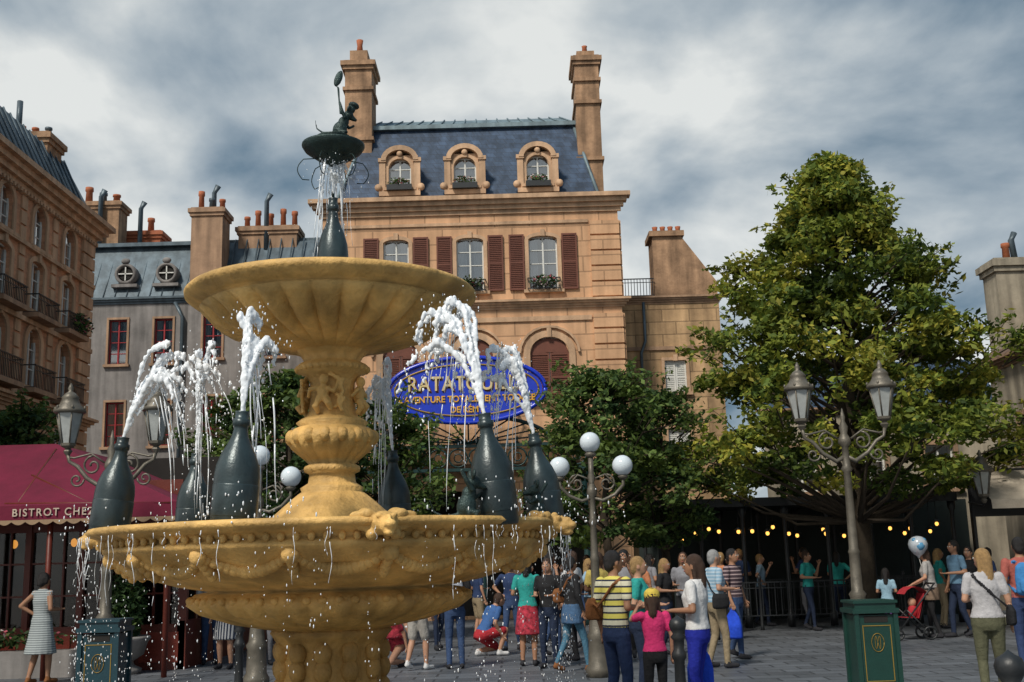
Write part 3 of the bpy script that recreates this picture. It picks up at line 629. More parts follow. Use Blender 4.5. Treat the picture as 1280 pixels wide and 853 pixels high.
def lamp_post(m,x,y,h,k=1.):
    m.lathe([(r*k,z) for r,z in[(.24,0),(.24,.12),(.19,.18),(.17,.5),(.2,.56),(.15,.62),(.11,.95),(.13,1.0),(.085,1.06),(.075,1.6),(.09,1.63),(.07,1.68),(.055,h-.5),(.09,h-.45),(.06,h-.4),(.05,h-.1),(.1,h-.05),(.09,h+.02),(.05,h+.1),(.07,h+.2),(.03,h+.3),(.04,h+.36),(.005,h+.5)]],(x,y,0),LAMPM,16,mod=lambda i,a:1+(.05*math.cos(8*a)))
def street_lamp(x,y,dx=.65,zl=3.68,h=3.35):
    e=empty('double_lantern_street_lamp'); m=MB(); lamp_post(m,x,y,h)
    for s in(-1,1):
        m.tube([(x,y,h-.25),(x+s*.15,y,h-.33),(x+s*.35,y,h-.2),(x+s*.5,y,h-.02),(x+s*.62,y,h+.05),(x+s*dx,y,zl-.14)],[.04,.035,.032,.03,.026,.03],LAMPM)
        m.tube(spiral(x+s*.27,h-.02,.15,.03,math.pi/2,(math.pi/2-s*8),y),.018,LAMPM,6)
        m.tube(spiral(x+s*.5,h-.22,.11,.02,0 if s<0 else math.pi,(0 if s<0 else math.pi)+s*8,y),.016,LAMPM,6)
        m.tube([(x+s*.1,y,h+.02),(x+s*.3,y,h+.16),(x+s*.55,y,h+.1),(x+s*dx,y,h+.12)],.016,LAMPM,6)
        lantern(m,x+s*dx,y,zl)
    m.obj('post_and_lanterns',e)
street_lamp(5.15,17.5); street_lamp(-5.95,16.5,.65,3.5,3.2)
def globe_lamp(x,y,zc,zs,dx=.46):
    e=empty('triple_globe_street_lamp'); m=MB(); lamp_post(m,x,y,zs-.35,.75)
    m.tube([(x,y,zs-.4),(x,y,zc-.2)],.04,LAMPM); m.lathe([(.05,0),(.09,.04),(.06,.08)],(x,y,zc-.22),LAMPM,12)
    g=MB(); g.ell((x,y,zc),(.15,.15,.15),GLOBE,20,14)
    for s in(-1,1):
        m.tube([(x,y,zs-.45),(x+s*.15,y,zs-.5),(x+s*.33,y,zs-.42),(x+s*dx,y,zs-.28),(x+s*dx,y,zs-.14)],.025,LAMPM)
        m.tube(spiral(x+s*.22,zs-.25,.13,.03,math.pi/2,math.pi/2-s*8,y),.014,LAMPM,6); m.tube([(x,y,zs-.2),(x+s*.2,y,zs-.12),(x+s*.36,y,zs-.3)],.014,LAMPM,6)
        m.lathe([(.04,0),(.08,.04),(.05,.07)],(x+s*dx,y,zs-.2),LAMPM,12); g.ell((x+s*dx,y,zs),(.15,.15,.15),GLOBE,20,14)
    m.obj('post',e); g.obj('globes',e)
globe_lamp(1.1,16.4,3.31,2.96); globe_lamp(-3.74,16.4,3.25,2.93)
# ------------------------------------------------------------ bins, bollards
def litter_bin(x,y,mat,w=.22,h=1.08):
    e=empty('litter_bin'); m=MB(); m.box(x-w-.02,x+w+.02,y-w-.02,y+w+.02,0,.1,mat); m.box(x-w,x+w,y-w,y+w,.1,h-.16,mat)
    for s in(-1,1):
        for t in(-1,1): m.box(x+s*w-.025,x+s*w+.025,y+t*w-.025,y+t*w+.025,.1,h-.14,mat)
    m.box(x-w-.04,x+w+.04,y-w-.04,y+w+.04,h-.14,h-.09,mat); m.box(x-w-.01,x+w+.01,y-w-.01,y+w+.01,h-.09,h-.03,mat); m.box(x-w-.03,x+w+.03,y-w-.03,y+w+.03,h-.03,h,mat)
    f=y-w-.006
    for z in(.2,h-.28): m.box(x-w*.7,x+w*.7,f,f+.01,z,z+.008,GOLD)
    for s in(-1,1): m.box(x+s*w*.7-.004,x+s*w*.7+.004,f,f+.01,.2,h-.268,GOLD)
    m.tube([(x+.07*math.cos(a),f,.62+.1*math.sin(a)) for a in np.linspace(0,6.283,20)],.004,GOLD,4)
    m.tube([(x+.03*math.sin(a),f,.62+.07*math.sin(2*a)) for a in np.linspace(0,6.283,24)],.003,GOLD,4)
    m.box(x-w*.6,x+w*.6,y-w-.005,y,h-.24,h-.17,DARK)
    m.obj('body',e)
litter_bin(4.0,13.2,BING); litter_bin(-4.78,13.3,BINB,.21,1.1)
def bollard(x,y,h=1.05,s=1.):
    m=MB(); m.lathe([(a*s,z*h) for a,z in[(.09,0),(.09,.1),(.07,.14),(.055,.2),(.05,.62),(.07,.65),(.07,.69),(.05,.72),(.048,.8),(.075,.83),(.05,.86),(.075,.9),(.085,.94),(.07,.98),(.03,1.0),(.004,1.02)]],(x,y,0),IRON,16)
    m.obj('iron_bollard')
bollard(-3.5,14.4,1.05); bollard(1.5,11.0,1.05); bollard(2.62,6.25,1.05,.95)
# ------------------------------------------------------------ remesh helper
def remesh(mb,name,voxel,parent=None,extra=None,smooth=2,loc=None,rotz=0):
    me=bpy.data.meshes.new('tmp'); me.from_pydata([tuple(p) for p in mb.v],[],mb.f); me.update()
    o=bpy.data.objects.new('tmp',me); sc.collection.objects.link(o)
    r=o.modifiers.new('r','REMESH'); r.mode='VOXEL'; r.voxel_size=voxel
    if smooth: s_=o.modifiers.new('s','SMOOTH'); s_.factor=.5; s_.iterations=smooth
    dg=bpy.context.evaluated_depsgraph_get(); ev=o.evaluated_get(dg); nm=bpy.data.meshes.new_from_object(ev)
    V=[tuple(v.co) for v in nm.vertices]; Fc=[tuple(p.vertices) for p in nm.polygons]
    if len(mb.mats)>1:
        bvh=BVHTree.FromPolygons([tuple(p) for p in mb.v],mb.f); mi=[]
        for p in nm.polygons:
            h=bvh.find_nearest(p.center); mi.append(mb.m[h[2]] if h[2] is not None else 0)
    else: mi=[0]*len(Fc)
    out=MB(); out.mats=list(mb.mats); out.v=V; out.f=Fc; out.m=mi; out.sm=[True]*len(Fc)
    if extra:
        o_=len(out.v); out.v.extend(extra.v)
        for q,mm in zip(extra.f,extra.m): out.f.append(tuple(a+o_ for a in q)); out.m.append(out.mi(extra.mats[mm])); out.sm.append(True)
    bpy.data.objects.remove(o); bpy.data.meshes.remove(me); bpy.data.meshes.remove(nm)
    ob=out.obj(name,parent)
    if loc: ob.location=loc
    ob.rotation_euler=(0,0,rotz); return ob
# ------------------------------------------------------------ fountain
FX,FY=-1.47,9.0; fe=empty('fountain'); C=(FX,FY,0); Q=.955
PW=M('pool_water',(.08,.12,.12),.05,.1,3,.3,spec=.8)
m=MB()
m.lathe([(2.12,0),(2.12,.08),(2.0,.14),(2.0,.34),(2.08,.4),(2.12,.46),(2.08,.5),(1.8,.5),(1.75,.42),(1.75,.2)],C,STONE,64)
m.obj('ground_pool',fe)
m=MB(); m.lathe([(1.76,.36),(.1,.365)],C,PW,48); m.obj('pool_water',fe)
m=MB()
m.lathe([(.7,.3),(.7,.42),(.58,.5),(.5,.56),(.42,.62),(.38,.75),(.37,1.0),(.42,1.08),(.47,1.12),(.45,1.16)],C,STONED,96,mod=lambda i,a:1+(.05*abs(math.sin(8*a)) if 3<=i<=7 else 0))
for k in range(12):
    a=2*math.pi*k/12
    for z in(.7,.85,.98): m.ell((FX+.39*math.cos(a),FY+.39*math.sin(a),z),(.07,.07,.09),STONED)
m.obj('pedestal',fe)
m=MB()
def P_(l): return [(r*Q,z) for r,z in l]
m.lathe(P_([(.45,1.14),(.75,1.2),(1.0,1.28),(1.10,1.35),(1.13,1.39),(1.09,1.43),(.98,1.45),(1.2,1.49),(1.45,1.56),(1.66,1.66),(1.74,1.72),(1.79,1.75),(1.79,1.78),(1.74,1.80),(1.80,1.84),(1.89,1.87),(1.92,1.895),(1.90,1.925),(1.82,1.93),(1.72,1.88),(1.3,1.78),(.6,1.72),(.3,1.72)]),C,STONE,256,mod=lambda i,a:1+(.05*abs(math.sin(20*a)) if 1<=i<=3 else (.014*math.sin(24*a) if 7<=i<=9 else 0)))
for k in range(110):
    a=2*math.pi*k/110; m.ell((FX+Q*1.79*math.cos(a),FY+Q*1.79*math.sin(a),1.81),(.026,.026,.032),STONE,8,5)
for k in range(60):
    a=2*math.pi*k/60; m.ell((FX+Q*1.12*math.cos(a),FY+Q*1.12*math.sin(a),1.385),(.035,.035,.03),STONE,8,5)
for k in range(16):
    for j in range(17):
        t=j/16; a=2*math.pi*(k+t)/16; s_=4*t*(1-t); z=1.70-.10*s_; r=Q*(1.72-.165*s_)
        q=.03+.028*s_*U(.8,1.15); m.ell((FX+r*math.cos(a),FY+r*math.sin(a),z),(q,q,q*.9),STONE,7,5)
    a=2*math.pi*k/16; m.ell((FX+Q*1.72*math.cos(a),FY+Q*1.72*math.sin(a),1.70),(.065,.065,.065),STONE)
    for j in range(3): m.ell((FX+Q*(1.66-.05*j)*math.cos(a),FY+Q*(1.66-.05*j)*math.sin(a),1.65-.035*j),(.04,.04,.05),STONE,7,5)
m.obj('lower_basin',fe)
m=MB(); m.lathe([(1.72*Q,1.865),(.3,1.87)],C,PW,64); m.obj('basin_water',fe)
m=MB()
m.lathe([(.62,1.8),(.6,1.92),(.5,1.98),(.42,2.05),(.33,2.13),(.27,2.18),(.24,2.2),(.25,2.23),(.22,2.25),(.19,2.27),(.18,2.34),(.22,2.36),(.22,2.4),(.17,2.42),(.21,2.46),(.3,2.54),(.345,2.62),(.35,2.66),(.31,2.7),(.26,2.72),(.29,2.75),(.25,2.78),(.21,2.8),(.19,2.84),(.175,2.95),(.18,3.08),(.22,3.14),(.29,3.17),(.3,3.2),(.26,3.23),(.22,3.25),(.25,3.3),(.3,3.34),(.36,3.38)],C,STONE,144,mod=lambda i,a:1+(.08*abs(math.sin(8*a)) if 13<=i<=16 else (.03*math.cos(12*a) if 29<=i<=32 else 0)))
for k in range(16):
    a=2*math.pi*k/16; m.ell((FX+.33*math.cos(a),FY+.33*math.sin(a),2.63),(.05,.05,.06),STONE)
for k in range(28):
    a=2*math.pi*k/28; m.ell((FX+.285*math.cos(a),FY+.285*math.sin(a),3.185),(.024,.024,.024),STONE,7,5); m.ell((FX+.21*math.cos(a),FY+.21*math.sin(a),2.38),(.016,.016,.02),STONE,6,4)
m.obj('stem_mouldings',fe)
for k in range(4):
    m=MB(); a=math.radians(-100+90*k); ca,sa=math.cos(a),math.sin(a)
    def rp(r,t,z): return (FX+r*ca-t*sa,FY+r*sa+t*ca,z)
    m.ell(rp(.235,.01,3.075),(.04,.04,.045),STONE); m.ell(rp(.22,0,2.97),(.05,.05,.07),STONE); m.tube([rp(.23,.03,2.92),rp(.27,.06,2.88),rp(.23,.07,2.83)],[.035,.03,.02],STONE); m.tube([rp(.23,-.03,2.92),rp(.26,-.05,2.86),rp(.22,-.04,2.81)],[.035,.03,.02],STONE)
    m.tube([rp(.23,.04,3.01),rp(.25,.1,2.97),rp(.21,.12,3.05)],[.024,.02,.016],STONE); m.tube([rp(.23,-.04,3.01),rp(.25,-.1,3.0),rp(.2,-.13,2.94)],[.024,.02,.016],STONE)
    m.tube([rp(.19,.15,2.82),rp(.21,.12,2.9),rp(.2,.16,2.98),rp(.2,.12,3.08),rp(.2,.04,3.13)],[.02,.018,.018,.018,.02],STONE)
    for j in range(12): m.ell(rp(.2,.13+U(-.04,.04),U(2.84,3.1)),(.018,.018,.02),STONE,7,5)
    remesh(m,'putto_relief',.009,fe,smooth=1)
m=MB()
def gad(i,a):
    return 1+([0,.08,.17,.19,.15,.07,0][i]*(abs(math.sin(14*a))**.6-.5) if i<=6 else 0)
m.lathe([(r*.975,z-.045) for r,z in[(.34,3.38),(.42,3.41),(.60,3.455),(.78,3.52),(.90,3.585),(1.0,3.66),(1.09,3.715),(1.05,3.735),(1.1,3.75),(1.17,3.78),(1.21,3.81),(1.215,3.84),(1.19,3.865),(1.12,3.865),(1.05,3.8),(.6,3.66),(.2,3.62)]],C,STONE,448,mod=gad)
m.obj('upper_basin',fe)
m=MB(); m.lathe([(1.07,3.74),(.15,3.75)],C,PW,64); m.obj('upper_water',fe)
def lion_head(a,name='lion_head'):
    h=MB(); rot=Matrix.Rotation(a-math.pi/2,3,'Z')
    def q(x,y,z): p=rot@Vector((x,y,z)); return (FX+1.88*Q*math.cos(a)+p.x,FY+1.88*Q*math.sin(a)+p.y,1.88+p.z)
    E=lambda x,y,z,r1,r2,r3:h.ell(q(x,y,z),(r1,r2,r3),STONE,12,8,rot)
    E(0,-.02,.0,.1,.12,.08); E(0,.09,-.02,.058,.08,.05); E(0,.165,-.01,.04,.03,.028); E(0,.12,-.065,.036,.05,.022); E(0,.1,.035,.02,.06,.02)
    for s in(-1,1): E(s*.05,.07,.045,.024,.02,.022); E(s*.11,.0,.06,.05,.03,.035); E(s*.13,-.06,.0,.06,.05,.05); E(s*.17,-.02,.05,.06,.022,.03); E(s*.1,-.1,.06,.06,.06,.045); E(s*.21,-.07,.02,.05,.03,.03); E(s*.08,-.02,-.07,.04,.05,.04)
    remesh(h,name,.011,fe,smooth=1)
for dg_ in(182,290,344,60,120): lion_head(math.radians(dg_))
# bottles
bp=[(.0,0),(.135,0),(.15,.02),(.15,.36),(.142,.43),(.115,.51),(.078,.58),(.056,.63),(.046,.68),(.048,.70),(.058,.705),(.058,.745),(.046,.75),(.044,.79),(.048,.8),(.034,.8)]
BT=[((-3.16,8.75),(.08,.03)),((-1.89,7.52),(.05,.0)),((-2.93,10.2),(.03,-.03)),((-1.12,10.45),(-.02,-.04)),((-.13,7.95),(-.08,.01)),((.25,9.3),(-.09,0))]
bm=MB(); necks=[]
for (x,y),(tx,ty) in BT:
    mt_=Matrix.Rotation(-ty,3,'X')@Matrix.Rotation(tx*1.3,3,'Y')
    bm.lathe(bp,(x,y,1.86),BOT,32,mtx=mt_)
    bm.lathe([(.149,.09),(.153,.1),(.153,.3),(.149,.31)],(x,y,1.86),BOT,32,mtx=mt_)
    p=mt_@Vector((0,0,.8)); necks.append(Vector((x,y,1.86))+p)
bm.obj('champagne_bottles',fe)
bm=MB(); bm.lathe([(r*.85,z*1.1) for r,z in bp],(FX,FY,3.77),BOT,24)
D0=-.06
bm.lathe([(r,z+D0) for r,z in[(.03,5.0),(.05,5.02),(.14,5.06),(.24,5.13),(.265,5.17),(.265,5.185),(.24,5.19),(.1,5.14),(.06,5.2),(.14,5.235),(.15,5.25),(.1,5.26)]],C,BRONZE,32)
bm.tube([(FX,FY,4.6),(FX,FY,5.0)],.012,BRONZE)
for k in range(6):
    a=k*math.pi/3+.3; bm.tube([(FX+.1*math.cos(a),FY+.1*math.sin(a),5.0)]+[(FX+(.25+.05*math.sin(t))*math.cos(a),FY+(.25+.05*math.sin(t))*math.sin(a),4.98-.06*t) for t in np.linspace(0,3,8)]+[(FX+.2*math.cos(a),FY+.2*math.sin(a),4.8)],.0045,BRONZE,5)
bm.obj('top_bottle_and_dish',fe)
def rat(loc,rz,scale,spoon=False,lean=0):
    h=MB(); rt=Matrix.Rotation(rz,3,'Z')@Matrix.Rotation(lean,3,'Y')
    def q(x,y,z): p=rt@Vector((x*scale,y*scale,z*scale)); return (loc[0]+p.x,loc[1]+p.y,loc[2]+p.z)
    E=lambda x,y,z,a,b_,c:h.ell(q(x,y,z),(a*scale,b_*scale,c*scale),BRONZE,12,8,rt)
    T=lambda pts,r:h.tube([q(*p) for p in pts],[x*scale for x in r],BRONZE,8)
    E(0,0,.17,.1,.09,.12); E(.01,0,.29,.075,.07,.08); E(.04,0,.41,.07,.065,.065); T([(.06,0,.4),(.13,0,.38),(.17,0,.375)],[.05,.032,.018])
    for s in(-1,1):
        E(.01,s*.07,.48,.02,.045,.05); T([(0,s*.06,.1),(.09,s*.09,.12),(.06,s*.09,.02),(.14,s*.09,.015)],[.05,.045,.03,.02])
    T([(.02,.07,.32),(.1,.1,.27),(.16,.08,.33)],[.03,.024,.02]); T([(.02,-.07,.32),(-.06,-.10,.4),(-.13,-.1,.5)],[.03,.024,.02])
    T([(-.07,0,.08),(-.2,.02,.04),(-.3,.05,.08),(-.36,.03,.18)],[.025,.018,.012,.008])
    if spoon:
        E(.05,0,.5,.055,.055,.05); E(.06,0,.57,.08,.08,.045)
        T([(-.06,-.1,.34),(-.16,-.1,.56),(-.22,-.1,.70)],[.014,.014,.018]); E(-.26,-.1,.82,.055,.025,.13)
    remesh(h,'rat_statue',.0075,fe,smooth=1)
rat((FX+.02,FY,5.17),math.radians(12),.62,True,.34)
rat((-.36,7.74,1.87),math.radians(20),.72,lean=.15); rat((.17,8.98,1.87),math.radians(190),.72)
# water
WD=MB()
def thread(p,dx,dy,L_,r):
    n=12; ph=U(0,6); pts=[];rad=[]
    for i in range(n+1):
        t=i/n; pts.append((p.x+dx*t+.012*math.sin(ph+t*9)*t,p.y+dy*t+.012*math.cos(ph+t*7)*t,p.z-L_*t*t*.6-L_*t*.4)); rad.append(r*U(.35,1.3)*(1-.5*t))
    cut=0
    while cut<n:
        e_=min(n,cut+random.choice((2,3,4,6)))
        WD.tube(pts[cut:e_+1],rad[cut:e_+1],WATER,6); cut=e_+(1 if R()<.45 else 0)
        if e_==n: break
def jet(p0,hv,dz,s1,strands,spread,r0,threads=9):
    m=MB(); d=WD; ends=[]
    for k in range(strands):
        h=Vector(hv)*U(.65,1.35)+Vector((U(-spread,spread),U(-spread,spread),0)); z_=dz*U(.6,1.04); n=130; send=s1*U(.65,1.)
        ph=U(0,6); wob=U(.01,.03)
        for i in range(n):
            s_=send*i/n
            p=Vector(p0)+h*s_+Vector((0,0,z_*(1-(1-s_)**2)))+Vector((math.sin(s_*8+ph),math.cos(s_*6+ph),.4*math.sin(s_*11+ph)))*wob*s_
            if .35<i/n<.6 and R()<.2: ends.append(p.copy())
            rr_=r0*(.7+.35*min(s_,1))*U(.35,1.35)
            if s_>1: rr_*=max(.4,1-.6*(s_-1))
            if s_>.8 and math.sin(s_*23+ph*3)>.92-.45*(s_-.8): continue
            m.ell(tuple(p+Vector((U(-1,1),U(-1,1),U(-1,1)))*.009*(.3+s_)),(rr_,rr_,rr_*1.7),WATER,6,4)
            if R()<.32*s_:
                c=p+Vector((random.gauss(0,1),random.gauss(0,1),random.gauss(0,1)))*.045*(.3+s_); q=U(.0025,.006); d.ell(tuple(c),(q,q,q*U(1,2.5)),WATER,5,3)
    for k in range(threads):
        p=random.choice(ends)+Vector((U(-.03,.03),U(-.03,.03),U(-.03,.03))); thread(p,U(-.05,.08)+hv[0]*.4,U(-.06,.06)+hv[1]*.4,U(.35,1.0)*max(.3,p.z-1.95),U(.004,.009))
    remesh(m,'water_jet',.0075,fe,smooth=1)
J=[((.36,.02,0),.72,2.4,8,.08),((.08,.12,0),.80,1.95,8,.09),((.1,-.12,0),1.05,2.1,6,.07),((-.09,-.12,0),.82,2.1,5,.05),((-.22,.14,0),.86,2.2,10,.13),((-.24,-.02,0),.76,2.3,7,.09)]
for p,(hv,dz,s1,st,spd) in zip(necks,J): jet(p,hv,dz,s1,st,spd,.0165,11)
jet(Vector((FX,FY,4.62)),(.05,0,0),.38,1.9,6,.1,.008,4)
for i in range(15):
    a=U(0,2*math.pi); thread(Vector((FX+.1*math.cos(a),FY+.1*math.sin(a),4.98)),.08*math.cos(a),.08*math.sin(a),U(.4,1.1),U(.003,.007))
def drop(x,y,z,q): WD.ell((x,y,z),(q,q,q*U(1.,3.)),WATER,5,3)
for i in range(170):
    a=U(0,2*math.pi); r=1.93*Q+U(0,.05); x,y=FX+r*math.cos(a),FY+r*math.sin(a)
    if R()<.4: thread(Vector((x,y,1.86)),U(-.01,.01),U(-.01,.01),U(.06,.5),U(.002,.0045))
    for j in range(int(U(4,18))): drop(x+U(-.02,.02),y+U(-.02,.02),1.86-1.5*R()**.8,U(.0018,.0048))
for i in range(300):
    a=U(0,2*math.pi); r=U(1.6,2.05); drop(FX+r*math.cos(a),FY+r*math.sin(a),U(.4,1.9),U(.002,.0045))
for i in range(600):
    c=random.choice(BT)[0]; drop(c[0]+random.gauss(0,.25),c[1]+random.gauss(0,.2),1.9+abs(random.gauss(0,.12)),U(.003,.007))
for i in range(160):
    a=U(0,2*math.pi); r=abs(random.gauss(0,.12)); drop(FX+r*math.cos(a),FY+r*math.sin(a),U(4.3,5.1),U(.002,.004))
WD.obj('water_drops',fe)
# ------------------------------------------------------------ people
SK=M('skin',(.46,.25,.16),.55,.08,8,.05); SKT=M('skin_tan',(.33,.17,.10),.55,.08,8,.05); SKD=M('skin_dark',(.12,.06,.035),.55,.08,8,.05)
HB=M('hair_brown',(.05,.025,.014),.55,.3,30,.3); HK=M('hair_black',(.012,.01,.01),.5,.3,30,.3); HBL=M('hair_blond',(.33,.20,.08),.55,.3,30,.3); HG=M('hair_grey',(.3,.3,.3),.6,.3,30,.3)
EYE=M('eye_dark',(.02,.015,.01),.2,0,5,0); LIP=M('lips',(.35,.09,.08),.5,.1,8,0)
ARM={'down':((.235,-.03,1.14),(.25,.05,.89)),'bent':((.23,-.05,1.15),(.13,.24,1.14)),'hip':((.37,-.1,1.2),(.18,.04,1.05)),'face':((.22,.12,1.18),(.10,.24,1.42)),'push':((.23,.02,1.15),(.19,.3,1.05)),'out':((.3,.03,1.2),(.42,.15,1.02)),'carry':((.24,.0,1.13),(.27,.1,.88)),'up':((.25,.15,1.35),(.12,.3,1.5)),'back':((.25,-.15,1.17),(.22,-.1,.92))}
def person(name,x,y,ang,h=1.7,top=None,bot=None,hair=HB,skin=SK,style='pants',sleeve='short',hl=0,arms=('down','down'),stride=.0,lean=0,crouch=False,vox=.015,female=False,child=False,headyaw=0,headpitch=0,shoe=None,bag=None,hat=None,dress=False,extra=None,wide=1.):
    shoe=shoe or cloth((.03,.03,.035)); m=MB(); ex=MB(); hs=1.18 if child else 1.
    pz=.9 if not crouch else .36; py=0 if not crouch else -.16
    ln=Matrix.Rotation(-math.radians(lean if not crouch else 32),3,'X')
    piv=Vector((0,py,pz))
    def T(p): return piv+ln@(Vector((p[0],p[1],p[2]-.9)))
    def loft(secs,mat,tf=True,n=16):
        v=[];k=len(secs)
        for (cx,cy,z,rx,ry) in secs:
            for i in range(n):
                a=2*math.pi*i/n; p=(cx+rx*math.cos(a),cy+ry*math.sin(a),z); v.append(T(p) if tf else Vector(p))
        f=[(i*n+j,i*n+(j+1)%n,(i+1)*n+(j+1)%n,(i+1)*n+j) for i in range(k-1) for j in range(n)]; f.append(tuple(range(n))[::-1]); f.append(tuple(range((k-1)*n,k*n))); m.add(v,f,mat,True)
    def rc(a,b_,ra,rb,mat,mb=m,n=10):
        a=Vector(a);b_=Vector(b_);d=(b_-a); 
        if d.length<1e-5: return
        d.normalize()
        pts=[a-d*ra*.95,a-d*ra*.6,a,b_,b_+d*rb*.6,b_+d*rb*.95]; mb.tube(pts,[ra*.3,ra*.8,ra,rb,rb*.8,rb*.3],mat,n)
    W=wide; sw=.165 if female else .185
    hipw=.165 if female else .155
    botm=bot if not dress else top
    loft([(0,0,.80,hipw*.8*W,.1*W),(0,0,.86,hipw*W,.118*W),(0,0,.93,hipw*W,.115*W),(0,0,.99,.15*W,.108*W)],botm)
    loft([(0,0,.955,hipw*1.02*W,.12*W),(0,0,1.0,.152*W,.112*W),(0,.0,1.08,(.13 if female else .145)*W,.1*W),(0,.01,1.2,.148*W,.112*W),(0,.012,1.28,.16*W,(.125 if female else .118)*W),(0,.0,1.37,sw*.97,.105),(0,-.01,1.42,sw*.78,.085),(0,-.012,1.455,.09,.07)],top)
    rc(T((0,-.01,1.42)),T((0,.0,1.52)),.056,.052,skin)
    hc=T((0,.015,1.60)); hr=Matrix.Rotation(math.radians(headyaw),3,'Z')@Matrix.Rotation(-math.radians(headpitch),3,'X')
    def Hd(p): return hc+hr@(Vector(p)*hs)
    def he(p,r,mat,mb=m,sg=12,rg=8): mb.ell(tuple(Hd(p)),tuple(q*hs for q in r),mat,sg,rg,hr)
    he((0,0,0),(.074,.092,.108),skin); he((0,.028,-.055),(.052,.06,.052),skin); he((0,.095,-.012),(.014,.02,.022),skin)
    for s in(-1,1): he((s*.077,-.005,-.01),(.012,.02,.03),skin); he((s*.03,.083,.012),(.013,.01,.009),WHITE,ex,8,5); he((s*.03,.0895,.012),(.006,.005,.006),EYE,ex,6,4); he((s*.03,.088,.033),(.019,.006,.005),hair,ex,6,4)
    he((0,.089,-.052),(.023,.008,.008),LIP,ex,8,5)
    he((0,-.02,.03),(.085,.098,.1),hair); he((0,-.06,-.02),(.072,.055,.08),hair)
    if hl: 
        rc(Hd((0,-.065,.0)),Hd((0,-.09,-hl)),.07,.05 if hl<.3 else .06,hair)
        for s in(-1,1): rc(Hd((s*.068,-.02,.02)),Hd((s*.07,-.03,-hl*.7)),.028,.022,hair)
    if hat in('cap','capb'):
        cm=cloth((.6,.45,.08)) if hat=='cap' else cloth((.1,.15,.3)); he((0,-.012,.055),(.092,.105,.078),cm); he((0,.1,.05),(.06,.07,.012),cm)
    if hat=='bun': he((0,-.1,.06),(.045,.045,.045),hair)
    for s,a in((-1,arms[0]),(1,arms[1])):
        el,ha=ARM[a]; sh=T((s*sw,-.01,1.40)); el=T((s*el[0],el[1],el[2])); ha=T((s*ha[0],ha[1],ha[2]))
        if sleeve=='long': rc(sh,el,.058,.046,top); rc(el,el+(ha-el)*.92,.045,.032,top); rc(el+(ha-el)*.7,ha,.027,.025,skin)
        else:
            rc(sh,el,.045,.038,skin); rc(el,ha,.038,.025,skin)
            if sleeve=='short': rc(sh,sh+(el-sh)*.62,.06,.056,top)
            else: rc(sh,sh+(el-sh)*.08,.052,.05,top)
        d=(ha-el).normalized(); side=d.cross(Vector((s,0.1,0))).normalized(); 
        if abs(d.y)>.6: side=Vector((1,0,0))
        nr=d.cross(side).normalized()
        for o in(-1,1): rc(ha+side*o*.015,ha+side*o*.02+d*.065,.017,.016,skin)
        for i,(o,l) in enumerate([(-.033,.058),(-.011,.072),(.011,.068),(.031,.055)]):
            b0=ha+side*o*.8+d*.06; k=b0+side*o*.1+d*l*.55; tp=k+d*l*.35-nr*s*.02*(-1 if s<0 else 1)+Vector((-s*.008,0,-.004)); ex.tube([b0,k,tp],[.009,.0085,.0065],skin,6)
        b0=ha+side*.025+d*.015; ex.tube([b0,b0+side*.028+d*.03,b0+side*.034+d*.055],[.011,.01,.008],skin,6)
    for s in(-1,1):
        st=stride*s
        if crouch: hp=Vector((s*.09,py,pz)); kn=Vector((s*.16,.24,.44 if s>0 else .12)); an=Vector((s*.14,.12 if s>0 else -.16,.09))
        else: hp=Vector((s*.085,0,.88)); kn=Vector((s*.095,st*.55+.03+(.03 if st<0 else 0),.48)); an=Vector((s*.1,st-.02,.09+(.05 if st<-.1 else 0)))
        if style=='pants': rc(hp,kn,.088*W,.062,bot); rc(kn,an,.06,.046,bot)
        elif style=='leggings': rc(hp,kn,.084*W,.055,bot); rc(kn,an,.053,.036,bot)
        else:
            rc(hp,kn,.08*W,.052,skin); rc(kn,kn+(an-kn)*.35,.052,.055,skin); rc(kn+(an-kn)*.35,an,.054,.034,skin)
            if style=='shorts': rc(hp,hp+(kn-hp)*.85,.098*W,.082*W,bot)
        toe=an+Vector((s*.02,.15,-.05)); 
        if st<-.1: toe=an+Vector((s*.01,.12,-.09))
        rc(an+Vector((0,-.02,-.045)),toe,.042,.036,shoe); rc(an+Vector((0,0,.0)),an+Vector((0,.02,-.04)),.042,.044,shoe)
    if style=='skirt' or dress:
        L_=.5 if not dress else .46
        sb=bot if not dress else top
        loft([(0,0,L_,hipw*1.35*W,.17*W+abs(stride)*.4),(0,0,L_+.02,hipw*1.34*W,.17*W+abs(stride)*.4),(0,0,.7,hipw*1.2*W,.15*W),(0,0,.86,hipw*1.06*W,.125*W),(0,0,.97,.15*W,.115*W)],sb,tf=False)
    for bg_ in (bag if isinstance(bag,list) else ([bag] if bag else [])):
        kind,bc=bg_
        if kind=='backpack':
            bmx=[(0,-.17,.98,.10,.05),(0,-.18,1.02,.125,.075),(0,-.18,1.2,.13,.08),(0,-.17,1.34,.11,.07),(0,-.16,1.39,.06,.045)]; loft(bmx,bc)
            loft([(0,-.26,1.02,.075,.028),(0,-.265,1.04,.09,.03),(0,-.26,1.16,.09,.03),(0,-.255,1.18,.06,.02)],bc)
            for s in(-1,1): rc(T((s*.1,-.1,1.41)),T((s*.12,.1,1.36)),.02,.02,bc); rc(T((s*.12,.1,1.36)),T((s*.15,.09,1.12)),.02,.02,bc); rc(T((s*.15,.09,1.12)),T((s*.12,-.12,1.02)),.018,.018,bc)
